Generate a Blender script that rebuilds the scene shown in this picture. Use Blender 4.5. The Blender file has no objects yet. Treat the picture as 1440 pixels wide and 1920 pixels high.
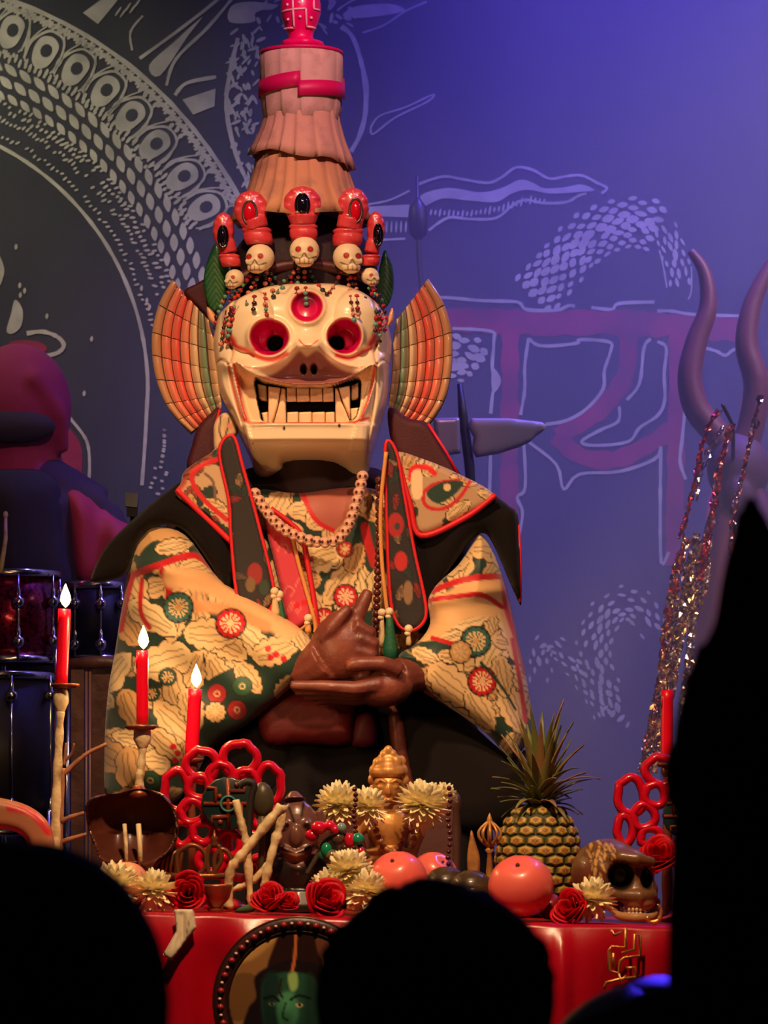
import bpy, bmesh, math, random
import numpy as np
from mathutils import Vector, Matrix
random.seed(7)
sc = bpy.context.scene
COL = sc.collection
# ------------------------------------------------------------------ camera
D, F, HY, ZC = 8.0, 7200.0, 1500.0, 0.75          # distance to the performer (m), focal length (px), horizon row, eye height above the stage
cam = bpy.data.cameras.new('camera'); camo = bpy.data.objects.new('camera', cam); COL.objects.link(camo)
cam.sensor_fit = 'HORIZONTAL'; cam.sensor_width = 36.0; cam.lens = 36.0 * F / 1440.0
cam.shift_y = (HY - 960.0) / 1440.0
cam.clip_start = 0.1; cam.clip_end = 60
camo.location = (0, -D, ZC); camo.rotation_euler = (math.pi / 2, 0, 0)
cam.dof.use_dof = True; cam.dof.focus_distance = D - 0.2; cam.dof.aperture_fstop = 15.0
sc.camera = camo
# ------------------------------------------------------------------ world, stage lamps and an added fill, exposure
w = bpy.data.worlds.new('dark_hall'); sc.world = w; w.use_nodes = True
w.node_tree.nodes['Background'].inputs[0].default_value = (0.30, 0.24, 0.42, 1)
w.node_tree.nodes['Background'].inputs[1].default_value = 0.045
vs = sc.view_settings
vs.view_transform = 'Standard'; vs.look = 'None'; vs.exposure = 0.0; vs.gamma = 1.0; vs.use_curve_mapping = False
sc.cycles.use_denoising = True
sc.cycles.volume_bounces = 0; sc.cycles.max_bounces = 6
sc.cycles.sample_clamp_indirect = 4.0

def spot(name, loc, aim, power, color, angle, blend=0.5, size=0.15):
    l = bpy.data.lights.new(name, 'SPOT'); l.energy = power; l.color = color
    l.spot_size = math.radians(angle); l.spot_blend = blend; l.shadow_soft_size = size
    o = bpy.data.objects.new(name, l); COL.objects.link(o); o.location = loc
    o.rotation_euler = (Vector(aim) - Vector(loc)).to_track_quat('-Z', 'Y').to_euler()
    return o
WARM = (1.0, 0.60, 0.32)
spot('stage_spot_key', (-0.65, -2.5, 3.75), (-0.12, 0.0, 1.12), 500, WARM, 27, 0.9, 0.10)
spot('stage_spot_cross', (0.95, -3.0, 2.9), (0.0, 0.0, 1.15), 130, (1.0, 0.58, 0.38), 26, 0.9, 0.10)
spot('stage_spot_pink', (0.35, -2.6, 3.6), (-0.16, 0.0, 2.40), 360, (1.0, 0.46, 0.56), 22, 0.9, 0.10)
spot('altar_spot', (0.0, -2.5, 2.9), (-0.05, -0.95, 0.62), 350, WARM, 44, 0.9, 0.08)
spot('tinsel_fill', (1.5, -1.2, 2.9), (0.72, 0.95, 1.15), 520, (1.0, 0.66, 0.38), 18, 0.9, 0.06)  # added warm fill, brightens the tinsel outside the key spot's cone
spot('blue_wash', (1.15, 1.05, 5.3), (0.68, 1.7, 2.0), 2700, (0.15, 0.10, 1.0), 52, 1.0, 0.2)
spot('violet_wash', (2.0, 0.2, 3.4), (0.75, 2.2, 1.0), 430, (0.60, 0.48, 0.58), 70, 1.0, 0.2)
spot('pale_wash', (-1.7, 0.9, 3.6), (-0.85, 2.2, 1.9), 230, (0.95, 0.86, 0.60), 62, 1.0, 0.2)
spot('magenta_spot', (-1.9, 0.2, 2.9), (-0.85, 1.3, 1.4), 3.8, (1.0, 0.03, 0.22), 50, 0.8, 0.1)
spot('rim_blue', (1.7, 0.9, 3.2), (0.2, -0.2, 1.2), 60, (0.35, 0.25, 1.0), 45, 0.8, 0.1)
spot('crowd_blue', (1.0, 0.2, 3.0), (0.285, -4.3, 0.572), 22000, (0.06, 0.03, 1.0), 0.9, 0.9, 0.01)

# ------------------------------------------------------------------ helpers
def lin(c):
    out = []
    for v in c[:3]:
        v = v / 255.0
        out.append(v / 12.92 if v <= 0.04045 else ((v + 0.055) / 1.055) ** 2.4)
    return tuple(out)

MATS = {}
def mat(name, rgb=(200, 200, 200), rough=0.5, metal=0.0, vc=False, noise=None, bump=None, emit=None, spec=0.5, sss=0.0, sheen=0.0, coat=0.0, trans=0.0, sparkle=None, ior=1.45):
    """procedural principled material; noise=(scale, rgb2, lo, hi) mixes a second colour, bump=(scale, strength)"""
    if name in MATS: return MATS[name]
    m = bpy.data.materials.new(name); m.use_nodes = True; MATS[name] = m
    nt = m.node_tree; N, L = nt.nodes, nt.links
    b = N['Principled BSDF']
    b.inputs['Base Color'].default_value = (*lin(rgb), 1)
    b.inputs['Roughness'].default_value = rough; b.inputs['Metallic'].default_value = metal
    b.inputs['Specular IOR Level'].default_value = spec; b.inputs['IOR'].default_value = ior
    if sss: b.inputs['Subsurface Weight'].default_value = sss; b.inputs['Subsurface Scale'].default_value = 0.008
    if sheen: b.inputs['Sheen Weight'].default_value = sheen
    if coat: b.inputs['Coat Weight'].default_value = coat; b.inputs['Coat Roughness'].default_value = 0.12
    if trans: b.inputs['Transmission Weight'].default_value = trans
    tc = N.new('ShaderNodeTexCoord')
    src = None
    if vc:
        a = N.new('ShaderNodeVertexColor'); a.layer_name = 'Col'; src = a.outputs[0]
    if noise:
        n = N.new('ShaderNodeTexNoise'); n.inputs['Scale'].default_value = noise[0]; n.inputs['Detail'].default_value = 5
        L.new(tc.outputs['Object'], n.inputs['Vector'])
        r = N.new('ShaderNodeMapRange'); r.inputs[1].default_value = noise[2]; r.inputs[2].default_value = noise[3]
        L.new(n.outputs[0], r.inputs[0])
        x = N.new('ShaderNodeMix'); x.data_type = 'RGBA'
        L.new(r.outputs[0], x.inputs[0])
        if src is not None: L.new(src, x.inputs[6])
        else: x.inputs[6].default_value = (*lin(rgb), 1)
        x.inputs[7].default_value = (*lin(noise[1]), 1)
        src = x.outputs[2]
    if src is not None: L.new(src, b.inputs['Base Color'])
    if sparkle:
        v = N.new('ShaderNodeTexVoronoi'); v.inputs['Scale'].default_value = sparkle
        L.new(tc.outputs['Object'], v.inputs['Vector'])
        g = N.new('ShaderNodeNormalMap') if False else None
        bp = N.new('ShaderNodeBump'); bp.inputs['Strength'].default_value = 1.0; bp.inputs['Distance'].default_value = 0.02
        L.new(v.outputs['Color'], bp.inputs['Height']); L.new(bp.outputs[0], b.inputs['Normal'])
    if bump:
        n2 = N.new('ShaderNodeTexNoise'); n2.inputs['Scale'].default_value = bump[0]; n2.inputs['Detail'].default_value = 6
        L.new(tc.outputs['Object'], n2.inputs['Vector'])
        bp = N.new('ShaderNodeBump'); bp.inputs['Strength'].default_value = bump[1]; bp.inputs['Distance'].default_value = 0.004
        L.new(n2.outputs[0], bp.inputs['Height']); L.new(bp.outputs[0], b.inputs['Normal'])
    if emit:
        b.inputs['Emission Color'].default_value = (*lin(emit[0]), 1); b.inputs['Emission Strength'].default_value = emit[1]
    return m

def px2w(px, py, d=0.0, y0=0.0):
    s = (y0 + D) / F
    return Vector(((px - 720.0) * s, y0 - d * s, ZC - (py - HY) * s))
def sc_of(y0): return (y0 + D) / F

def wl(o):
    v = Vector((0, 0, 0))
    while o is not None: v = v + o.location; o = o.parent
    return v

def thing(name, label, cat, px, py, y0, group=None, d=0.0):
    o = bpy.data.objects.new(name, None); COL.objects.link(o)
    o.empty_display_size = 0.05; o.location = px2w(px, py, d, y0)
    return tag(o, label, cat, group)
def tag(o, label, cat, group=None, kind=None):
    if label: o['label'] = label
    if cat: o['category'] = cat
    if group: o['group'] = group
    if kind: o['kind'] = kind
    return o

class MB:
    """collects shapes in pixel space of one depth layer: (px, py, d) with d towards the viewer"""
    def __init__(s, y0=0.0, world=False): s.y0 = y0; s.v = []; s.f = []; s.c = []; s.world = world
    def add(s, V, Fc, col=None):
        n = len(s.v)
        V = [tuple(float(q) for q in p) for p in V]
        s.v += V
        s.f += [tuple(int(i) + n for i in f) for f in Fc]
        if col is None: s.c += [(0.8, 0.8, 0.8)] * len(V)
        elif len(col) == 3 and not hasattr(col[0], '__len__'): s.c += [tuple(col)] * len(V)
        else: s.c += [tuple(c) for c in col]
        return s
    def coords(s):
        """metres: the part keeps its shape and is placed as a whole at the depth of its middle"""
        A = np.array(s.v, float).reshape(-1, 3)
        if s.world: return A
        k = sc_of(s.y0); lo_, hi_ = A.min(0), A.max(0); mid = (lo_ + hi_) / 2
        g = -mid[2] / F; sx, sy = (mid[0] - 720) * g, (min(mid[1], HY) - HY) * g
        return np.stack([(A[:, 0] + sx - 720) * k, s.y0 - A[:, 2] * k, ZC - (A[:, 1] + sy - HY) * k], 1)
    def mesh(s, name, off=Vector((0, 0, 0))):
        me = bpy.data.meshes.new(name)
        A = s.coords() - np.array(off)
        me.from_pydata(A.tolist(), [], s.f)
        a = me.color_attributes.new('Col', 'FLOAT_COLOR', 'POINT')
        cc = np.ones((len(s.v), 4), np.float32); cc[:, :3] = np.array(s.c, np.float32)
        a.data.foreach_set('color', cc.ravel())
        bm = bmesh.new(); bm.from_mesh(me); bmesh.ops.recalc_face_normals(bm, faces=bm.faces); bm.to_mesh(me); bm.free()
        me.update()
        return me
    def build(s, name, m, parent=None, smooth=True, label=None, cat=None, group=None, kind=None):
        if parent is None:
            A = s.coords()
            off = Vector(((A[:, 0].min() + A[:, 0].max()) / 2, (A[:, 1].min() + A[:, 1].max()) / 2, A[:, 2].min()))
        else: off = wl(parent)
        me = s.mesh(name, off)
        me.materials.append(m)
        if smooth: me.polygons.foreach_set('use_smooth', [True] * len(me.polygons))
        o = bpy.data.objects.new(name, me); COL.objects.link(o)
        if parent is None: o.location = off
        else: o.parent = parent
        return tag(o, label, cat, group, kind)

def inst(name, me, M, parent, label=None):
    """part sharing mesh data; M is a world matrix"""
    o = bpy.data.objects.new(name, me); COL.objects.link(o); o.parent = parent
    o.matrix_basis = Matrix.Translation(-wl(parent)) @ M
    if label: o['label'] = label
    return o

def sphere(c, r, nu=14, nv=9, R=None):
    if not hasattr(r, '__len__'): r = (r, r, r)
    V = [(0, 0, 1)]
    for i in range(1, nv):
        t = math.pi * i / nv
        for j in range(nu):
            p = 2 * math.pi * j / nu
            V.append((math.sin(t) * math.cos(p), math.sin(t) * math.sin(p), math.cos(t)))
    V.append((0, 0, -1))
    Fc = []
    for j in range(nu): Fc.append((0, 1 + j, 1 + (j + 1) % nu))
    for i in range(nv - 2):
        for j in range(nu):
            a = 1 + i * nu + j; b = 1 + i * nu + (j + 1) % nu
            Fc.append((a, a + nu, b + nu, b))
    l = len(V) - 1; a0 = 1 + (nv - 2) * nu
    for j in range(nu): Fc.append((a0 + j, l, a0 + (j + 1) % nu))
    A = np.array(V) * np.array(r)
    if R is not None: A = A @ np.array(R).T
    return (A + np.array(c)).tolist(), Fc

def crom(P, n=6, closed=False):
    P = np.array(P, float); m = len(P); out = []
    rng = range(m) if closed else range(m - 1)
    for i in rng:
        if closed: p0, p1, p2, p3 = P[(i - 1) % m], P[i], P[(i + 1) % m], P[(i + 2) % m]
        else: p0, p1, p2, p3 = P[max(i - 1, 0)], P[i], P[i + 1], P[min(i + 2, m - 1)]
        for k in range(n):
            t = k / n
            out.append(0.5 * ((2 * p1) + (-p0 + p2) * t + (2 * p0 - 5 * p1 + 4 * p2 - p3) * t * t + (-p0 + 3 * p1 - 3 * p2 + p3) * t ** 3))
    if not closed: out.append(P[-1])
    return np.array(out)

def tube(path, rad, n=8, closed=False, cap=True, flat=1.0):
    P = np.array(path, float); m = len(P)
    if not hasattr(rad, '__len__'): rad = [rad] * m
    T = np.zeros_like(P)
    for i in range(m):
        a = P[(i - 1) % m] if (closed or i > 0) else P[i]
        b = P[(i + 1) % m] if (closed or i < m - 1) else P[i]
        T[i] = (b - a) / (np.linalg.norm(b - a) + 1e-9)
    up = np.array([0, 0, 1.0])
    if abs(T[0] @ up) > 0.9: up = np.array([1.0, 0, 0])
    V = []; u = up - T[0] * (up @ T[0]); u /= np.linalg.norm(u)
    for i in range(m):
        u = u - T[i] * (u @ T[i]); u /= (np.linalg.norm(u) + 1e-9); v = np.cross(T[i], u)
        for j in range(n):
            a = 2 * math.pi * j / n
            V.append(P[i] + rad[i] * (math.cos(a) * u * flat + math.sin(a) * v))
    Fc = []
    for i in range(m if closed else m - 1):
        for j in range(n):
            a = i * n + j; b = i * n + (j + 1) % n; q = ((i + 1) % m) * n
            Fc.append((a, b, q + (j + 1) % n, q + j))
    if cap and not closed:
        Fc.append(tuple(range(n - 1, -1, -1))); Fc.append(tuple(range((m - 1) * n, m * n)))
    return [tuple(p) for p in V], Fc

def lathe(prof, cx, d0=0.0, n=24, sq=1.0, mod=None, cap=True):
    """prof: list of (radius, py) or (radius, py, dx); vertical axis"""
    V = []; Fc = []; m = len(prof)
    for i, p in enumerate(prof):
        dx = p[2] if len(p) > 2 else 0
        for j in range(n):
            a = 2 * math.pi * j / n
            r = p[0] * (mod(a, i) if mod else 1.0)
            V.append((cx + dx + r * math.cos(a), p[1], d0 + r * math.sin(a) * sq))
    for i in range(m - 1):
        for j in range(n):
            a = i * n + j; b = i * n + (j + 1) % n
            Fc.append((a, b, b + n, a + n))
    if cap:
        Fc.append(tuple(range(n))); Fc.append(tuple(range((m - 1) * n, m * n)))
    return V, Fc

def prism(poly, d1, d0):
    n = len(poly)
    V = [(p[0], p[1], d1) for p in poly] + [(p[0], p[1], d0) for p in poly]
    Fc = [tuple(range(n)), tuple(range(2 * n - 1, n - 1, -1))]
    for i in range(n): Fc.append((i, n + i, n + (i + 1) % n, (i + 1) % n))
    return V, Fc

def stroke2(path, wd, d=0.0, th=0.0):
    """flat painted line; wd number or list (full width)"""
    P = np.array(path, float); m = len(P)
    if not hasattr(wd, '__len__'): wd = [wd] * m
    V = []
    for i in range(m):
        a = P[max(i - 1, 0)]; b = P[min(i + 1, m - 1)]
        t = (b - a) / (np.linalg.norm(b - a) + 1e-9); nrm = np.array([-t[1], t[0]])
        V.append((*(P[i] + nrm * wd[i] / 2), d)); V.append((*(P[i] - nrm * wd[i] / 2), d))
    return V, [(2 * i, 2 * i + 1, 2 * i + 3, 2 * i + 2) for i in range(m - 1)]

def blob2(cx, cy, rx, ry, ang=0, n=10, d=0.0, pw=1.0):
    V = []
    for j in range(n):
        a = 2 * math.pi * j / n
        x = math.copysign(abs(math.cos(a)) ** pw, math.cos(a)) * rx; y = math.copysign(abs(math.sin(a)) ** pw, math.sin(a)) * ry
        V.append((cx + x * math.cos(ang) - y * math.sin(ang), cy + x * math.sin(ang) + y * math.cos(ang), d))
    return V, [tuple(range(n))]

def inside(poly, X, Y):
    r = np.zeros(X.shape, bool); n = len(poly)
    for i in range(n):
        x1, y1 = poly[i][:2]; x2, y2 = poly[(i + 1) % n][:2]
        if y1 == y2: continue
        c = ((y1 > Y) != (y2 > Y)) & (X < (x2 - x1) * (Y - y1) / (y2 - y1) + x1)
        r ^= c
    return r
def dist_poly(poly, X, Y, closed=True, near=False):
    best = np.full(X.shape, 1e9); bx = np.zeros(X.shape); by = np.zeros(X.shape)
    n = len(poly)
    for i in range(n if closed else n - 1):
        x1, y1 = poly[i][:2]; x2, y2 = poly[(i + 1) % n][:2]
        dx, dy = x2 - x1, y2 - y1; q = dx * dx + dy * dy + 1e-9
        t = np.clip(((X - x1) * dx + (Y - y1) * dy) / q, 0, 1)
        nx = x1 + t * dx; ny = y1 + t * dy
        dd = (X - nx) ** 2 + (Y - ny) ** 2
        k = dd < best
        best = np.where(k, dd, best)
        if near: bx = np.where(k, nx, bx); by = np.where(k, ny, by)
    if near: return np.sqrt(best), bx, by
    return np.sqrt(best)

def inflate(mb, poly, depth, R=None, base=0.0, res=4.0, back=None, paint=None, fold=None, smooth=5, field=None):
    """closed solid with the outline poly: pillow of half-thickness depth, R = rounding distance.
    base/fold/field are functions of (X, Y); field gives an explicit front relief"""
    poly = crom(poly, smooth, True) if smooth else np.array(poly, float)
    x0, y0 = poly.min(0); x1, y1 = poly.max(0)
    nx = int((x1 - x0) / res) + 3; ny = int((y1 - y0) / res) + 3
    gx = x0 - res + np.arange(nx + 1) * res; gy = y0 - res + np.arange(ny + 1) * res
    CX, CY = np.meshgrid(gx[:-1] + res / 2, gy[:-1] + res / 2)
    cell = inside(poly, CX, CY)
    use = np.zeros((ny + 1, nx + 1), int)
    H, Wd = cell.shape
    use[:H, :Wd] += cell; use[1:H + 1, :Wd] += cell; use[:H, 1:Wd + 1] += cell; use[1:H + 1, 1:Wd + 1] += cell
    GX, GY = np.meshgrid(gx, gy)
    sel = use > 0; idx = -np.ones(use.shape, int); idx[sel] = np.arange(sel.sum())
    X = GX[sel]; Y = GY[sel]; bd = use[sel] < 4
    dist, bx, by = dist_poly(poly, X, Y, True, True)
    X = np.where(bd, bx, X); Y = np.where(bd, by, Y); dist = np.where(bd, 0, dist)
    if R is None: R = dist.max()
    t = np.clip(dist / R, 0, 1); prof = np.sqrt(np.clip(1 - (1 - t) ** 2, 0, 1))
    B = base(X, Y) if callable(base) else np.full(X.shape, float(base))
    fr = B + depth * prof
    if fold is not None: fr = fr + fold(X, Y) * np.clip(dist / 12, 0, 1)
    if field is not None: fr = np.where(bd, B, B + field(X, Y, dist))
    bk = B - (depth if back is None else back) * prof
    n = len(X)
    bi = np.where(bd, np.arange(n), -1)
    back_id = np.arange(n).copy(); m = n
    for i in range(n):
        if not bd[i]: back_id[i] = m; m += 1
    nb = ~bd
    V = np.concatenate([np.stack([X, Y, fr], 1), np.stack([X[nb], Y[nb], bk[nb]], 1)])
    col = None
    if paint is not None:
        c = paint(X, Y); col = np.concatenate([c, c[nb]]).tolist()
    ii, jj = np.nonzero(cell)
    a = idx[ii, jj]; b = idx[ii, jj + 1]; c_ = idx[ii + 1, jj + 1]; d_ = idx[ii + 1, jj]
    Fc = np.stack([a, d_, c_, b], 1).tolist()
    Bk = np.stack([back_id[a], back_id[b], back_id[c_], back_id[d_]], 1).tolist()
    Fb = [f for f, g in zip(Bk, Fc) if len(set(f)) > 2 and not all(bd[q] for q in g)]
    Fc += Fb
    mb.add(V.tolist(), Fc, col)
    return mb

class Paint:
    """flat print of a cloth or a painted surface, evaluated on (X, Y) pixel-plane coordinates"""
    def __init__(s, base): s.base = lin(base); s.ops = []
    def _put(s, fn, c): s.ops.append((fn, np.array(lin(c)))); return s
    def disc(s, cx, cy, rx, c, ry=None, soft=1.5):
        ry = ry or rx
        return s._put(lambda X, Y: np.clip((1 - np.hypot((X - cx) / rx, (Y - cy) / ry)) * min(rx, ry) / soft + 0.5, 0, 1), c)
    def poly(s, P, c, soft=1.5, smooth=4):
        P = crom(P, smooth, True) if smooth else P
        def fn(X, Y):
            d = dist_poly(P, X, Y); i = inside(P, X, Y)
            return np.clip(np.where(i, d, -d) / soft + 0.5, 0, 1)
        return s._put(fn, c)
    def line(s, P, wd, c, smooth=4, soft=1.5):
        P = crom(P, smooth) if smooth and len(P) > 2 else P
        return s._put(lambda X, Y: np.clip((wd / 2 - dist_poly(P, X, Y, False)) / soft + 0.5, 0, 1), c)
    def leaf(s, cx, cy, ang, L, Wd, c, edge=(40, 38, 28), lobes=5, vein=True):
        ca, sa = math.cos(ang), math.sin(ang)
        def uv(X, Y):
            x, y = X - cx, Y - cy
            return (x * ca + y * sa) / L + 0.5, (-x * sa + y * ca)
        def hw(u):
            uu = np.clip(u, 0, 1)
            return Wd * np.sin(math.pi * uu ** 0.8) ** 0.6 * (0.82 + 0.22 * np.abs(np.sin(lobes * math.pi * uu)))
        def body(e):
            def fn(X, Y):
                u, v = uv(X, Y)
                return np.where((u > 0) & (u < 1), np.clip((hw(u) + e - np.abs(v)) / 1.5, 0, 1), 0)
            return fn
        s._put(body(2.5), edge); s._put(body(0), c)
        if vein:
            def fv(X, Y):
                u, v = uv(X, Y)
                k = np.abs(v) - 0.45 * hw(u)
                return np.where((u > 0.1) & (u < 0.85), 0.6 * np.clip(1.5 - np.minimum(np.abs(v - 3 * np.sin(u * 5)), np.abs(k)) / 1.3, 0, 1), 0)
            s._put(fv, edge)
        return s
    def rosette(s, cx, cy, r, out, mid, core, n=14, line=(40, 35, 28)):
        s.disc(cx, cy, r * 1.08, line)
        def petals(X, Y):
            a = np.arctan2(Y - cy, X - cx); q = np.hypot(X - cx, Y - cy)
            return np.clip((r * (0.86 + 0.14 * np.abs(np.cos(n * a / 2))) - q) / 1.5 + 0.5, 0, 1)
        s._put(petals, out)
        def spokes(X, Y):
            a = np.arctan2(Y - cy, X - cx); q = np.hypot(X - cx, Y - cy)
            return np.where((q < r * 0.7) & (np.cos(n * a) > -0.3), 1.0, 0.0)
        s._put(spokes, mid)
        s.disc(cx, cy, r * 0.24, core)
        return s
    def __call__(s, X, Y):
        C = np.tile(np.array(s.base), (len(X), 1))
        for fn, c in s.ops:
            a = fn(X, Y)[:, None]; C = C * (1 - a) + c * a
        return C

def fuse(mb, voxel, it=4, paint=None, dent=None, name='fused'):
    """union of closed shapes as one continuous skin (voxel size in px); dent(A) edits the px-space vertices, paint(A) colours them"""
    tmp = MB(world=True); tmp.v = [(p[0], p[2], -p[1]) for p in mb.v]; tmp.f = mb.f; tmp.c = mb.c
    me = tmp.mesh('tmp'); o = bpy.data.objects.new('tmp', me); COL.objects.link(o)
    r = o.modifiers.new('r', 'REMESH'); r.mode = 'VOXEL'; r.voxel_size = voxel
    if it: sm = o.modifiers.new('s', 'SMOOTH'); sm.factor = 0.5; sm.iterations = it
    dg = bpy.context.evaluated_depsgraph_get(); dg.update()
    ev = o.evaluated_get(dg); m2 = ev.to_mesh()
    A = np.zeros(len(m2.vertices) * 3); m2.vertices.foreach_get('co', A); A = A.reshape(-1, 3)
    A = np.stack([A[:, 0], -A[:, 2], A[:, 1]], 1)
    Fc = [tuple(p.vertices) for p in m2.polygons]
    ev.to_mesh_clear(); bpy.data.objects.remove(o); bpy.data.meshes.remove(me)
    if dent is not None: A = dent(A)
    out = MB(mb.y0); out.add(A.tolist(), Fc, None if paint is None else paint(A).tolist())
    return out
def const(rgb):
    c = np.array(lin(rgb)); return lambda A: np.tile(c, (len(A), 1))

# ------------------------------------------------------------------ structure: stage and hall floor
def boxw(mb, x0, x1, y0, y1, z0, z1):
    V = [(x, y, z) for z in (z0, z1) for y in (y0, y1) for x in (x0, x1)]
    mb.add(V, [(0, 2, 3, 1), (4, 5, 7, 6), (0, 1, 5, 4), (2, 6, 7, 3), (0, 4, 6, 2), (1, 3, 7, 5)])
    return mb
M_black = mat('stage_black', (22, 20, 22), 0.7, bump=(30, 0.2))
boxw(MB(world=True), -4, 4, -1.95, 3.2, -0.9, 0.0).build('floor', M_black, None, False, kind='structure')['label'] = 'black painted stage floor under the altar'
boxw(MB(world=True), -4, 4, -10, -1.95, -1.0, -0.95).build('floor_hall', mat('hall_floor', (26, 24, 24), 0.8), None, False, kind='structure')
PIT = -0.95
HAZE = 0.20
# ------------------------------------------------------------------ painted backdrop cloth
YB = 2.2
def wave(x, y): return 5 * np.sin(x / 95.0 + 0.4 * np.sin(y / 210.0)) + 4 * np.sin(x / 41.0 + y / 160.0) * np.clip((y + 200) / 1500, 0, 1)
M_back = mat('backdrop_cloth', (40, 40, 47), 0.85, noise=(3.0, (30, 32, 40), 0.35, 0.7), bump=(220, 0.15), spec=0.2)
M_chalk = mat('backdrop_white_paint', (148, 144, 134), 0.8, noise=(14.0, (118, 116, 108), 0.35, 0.7), spec=0.2)
M_redpaint = mat('backdrop_red_paint', (124, 22, 50), 0.8, noise=(7.0, (66, 20, 42), 0.35, 0.75), spec=0.2)
back = MB(YB)
gx = np.arange(-420, 1900, 14.0); gy = np.arange(-420, 2040, 30.0)
V = []; Fc = []; n = len(gx)
for k in (0, 1):
    for y in gy:
        for x in gx: V.append((x, y, float(wave(x, y)) - 3.0 * k))
n2 = len(gx) * len(gy)
for i in range(len(gy) - 1):
    for j in range(n - 1):
        a = i * n + j
        Fc.append((a, a + n, a + n + 1, a + 1)); Fc.append((a + n2, a + 1 + n2, a + n + 1 + n2, a + n + n2))
for j in range(n - 1):
    Fc.append((j, j + 1, j + 1 + n2, j + n2)); q = n2 - n + j; Fc.append((q, q + n2, q + n2 + 1, q + 1))
for i in range(len(gy) - 1):
    q = i * n; Fc.append((q, q + n2, q + n + n2, q + n)); q += n - 1; Fc.append((q, q + n, q + n + n2, q + n2))
back.add(V, Fc)
backo = back.build('wall_back', M_back, None, True, kind='structure')
backo['label'] = 'dark painted backdrop cloth behind the stage with white and red line art'

class Ink(MB):
    """paint on the cloth: every added vertex is laid on the waving cloth"""
    def __init__(s, off=1.6): super().__init__(YB); s.off = off
    def add(s, V, Fc, col=None):
        V = [(p[0], p[1], float(wave(p[0], p[1])) + s.off + p[2]) for p in V]
        return super().add(V, Fc, col)
    def line(s, P, wd, sm=5):
        P = crom(P, sm) if sm and len(P) > 2 else np.array(P, float)
        # subdivide so the paint follows the cloth
        Q = [P[0]]
        for a, b in zip(P[:-1], P[1:]):
            k = max(1, int(np.linalg.norm(b - a) / 12))
            for t in range(1, k + 1): Q.append(a + (b - a) * t / k)
        rr = random.Random(len(s.v)); wl_ = [wd * rr.uniform(0.8, 1.15) for _ in Q]
        s.add(*stroke2(Q, wl_)); return s
    def blob(s, *a, **k): s.add(*blob2(*a, **k)); return s
    def poly(s, P, sm=4):
        P = crom(P, sm, True) if sm else P
        s.add([(p[0], p[1], 0) for p in P], [tuple(range(len(P)))]); return s

# lettering: red body strokes with white outlines
red = Ink(1.3)
red.line([(800, 598), (1000, 604), (1180, 606), (1420, 622)], 46, 3)
red.line([(957, 610), (956, 760), (955, 930), (958, 1000)], 34, 3)
red.line([(1178, 612), (1172, 705), (1120, 772), (1062, 808), (1045, 818)], 36)
red.line([(1040, 816), (1090, 855), (1150, 862), (1200, 842), (1262, 806)], 34)
red.line([(1270, 612), (1269, 780), (1266, 930), (1262, 1060)], 32, 3)
red.line([(1405, 660), (1400, 780), (1350, 900), (1330, 1010)], 26, 3)
red.build('painted_red_lettering', M_redpaint, backo, False)
rs = Ink(1.3); rs.poly([(118, 800), (150, 830), (154, 880), (148, 905), (120, 890)])
rs.poly([(20, 640), (70, 640), (88, 655), (60, 668), (20, 664)])
rs.build('painted_red_patch', M_redpaint, backo, False)
let = Ink(2.0)
for P in ([(780, 560), (835, 558), (905, 564), (970, 566), (987, 580), (1043, 581), (1067, 572), (1078, 574)],
          [(1109, 576), (1147, 580), (1161, 569), (1227, 567)], [(1232, 584), (1260, 584), (1300, 590), (1388, 593)],
          [(848, 616), (920, 621), (926, 639), (923, 695), (937, 714), (925, 733), (920, 776)], [(920, 842), (918, 917), (915, 990)],
          [(991, 634), (984, 686), (984, 729), (976, 778)], [(991, 634), (1015, 648), (1081, 643), (1087, 636), (1142, 641), (1145, 658), (1133, 695), (1131, 729), (1100, 766), (1062, 788), (1022, 795)],
          [(987, 825), (1043, 870), (1057, 917), (1086, 889), (1161, 884), (1227, 861), (1239, 837)],
          [(982, 825), (985, 913), (970, 932), (980, 960), (974, 1000)],
          [(1220, 636), (1207, 653), (1199, 719), (1175, 750)], [(1161, 762), (1159, 790), (1126, 806), (1090, 828), (1119, 835), (1178, 828), (1199, 802), (1232, 780), (1246, 752), (1245, 700), (1249, 653), (1232, 641)],
          [(1239, 837), (1238, 950), (1240, 1055), (1254, 1035)], [(1284, 771), (1279, 823), (1275, 866), (1286, 899)],
          [(1312, 651), (1341, 658), (1360, 667), (1379, 655), (1416, 665)], [(1310, 785), (1314, 812)]):
    let.line(P, 6.2, 4)
for P in ([(925, 690), (940, 714), (925, 738), (921, 714)],):
    let.poly(P)
let.build('painted_letter_outline', M_chalk, backo, False)

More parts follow.
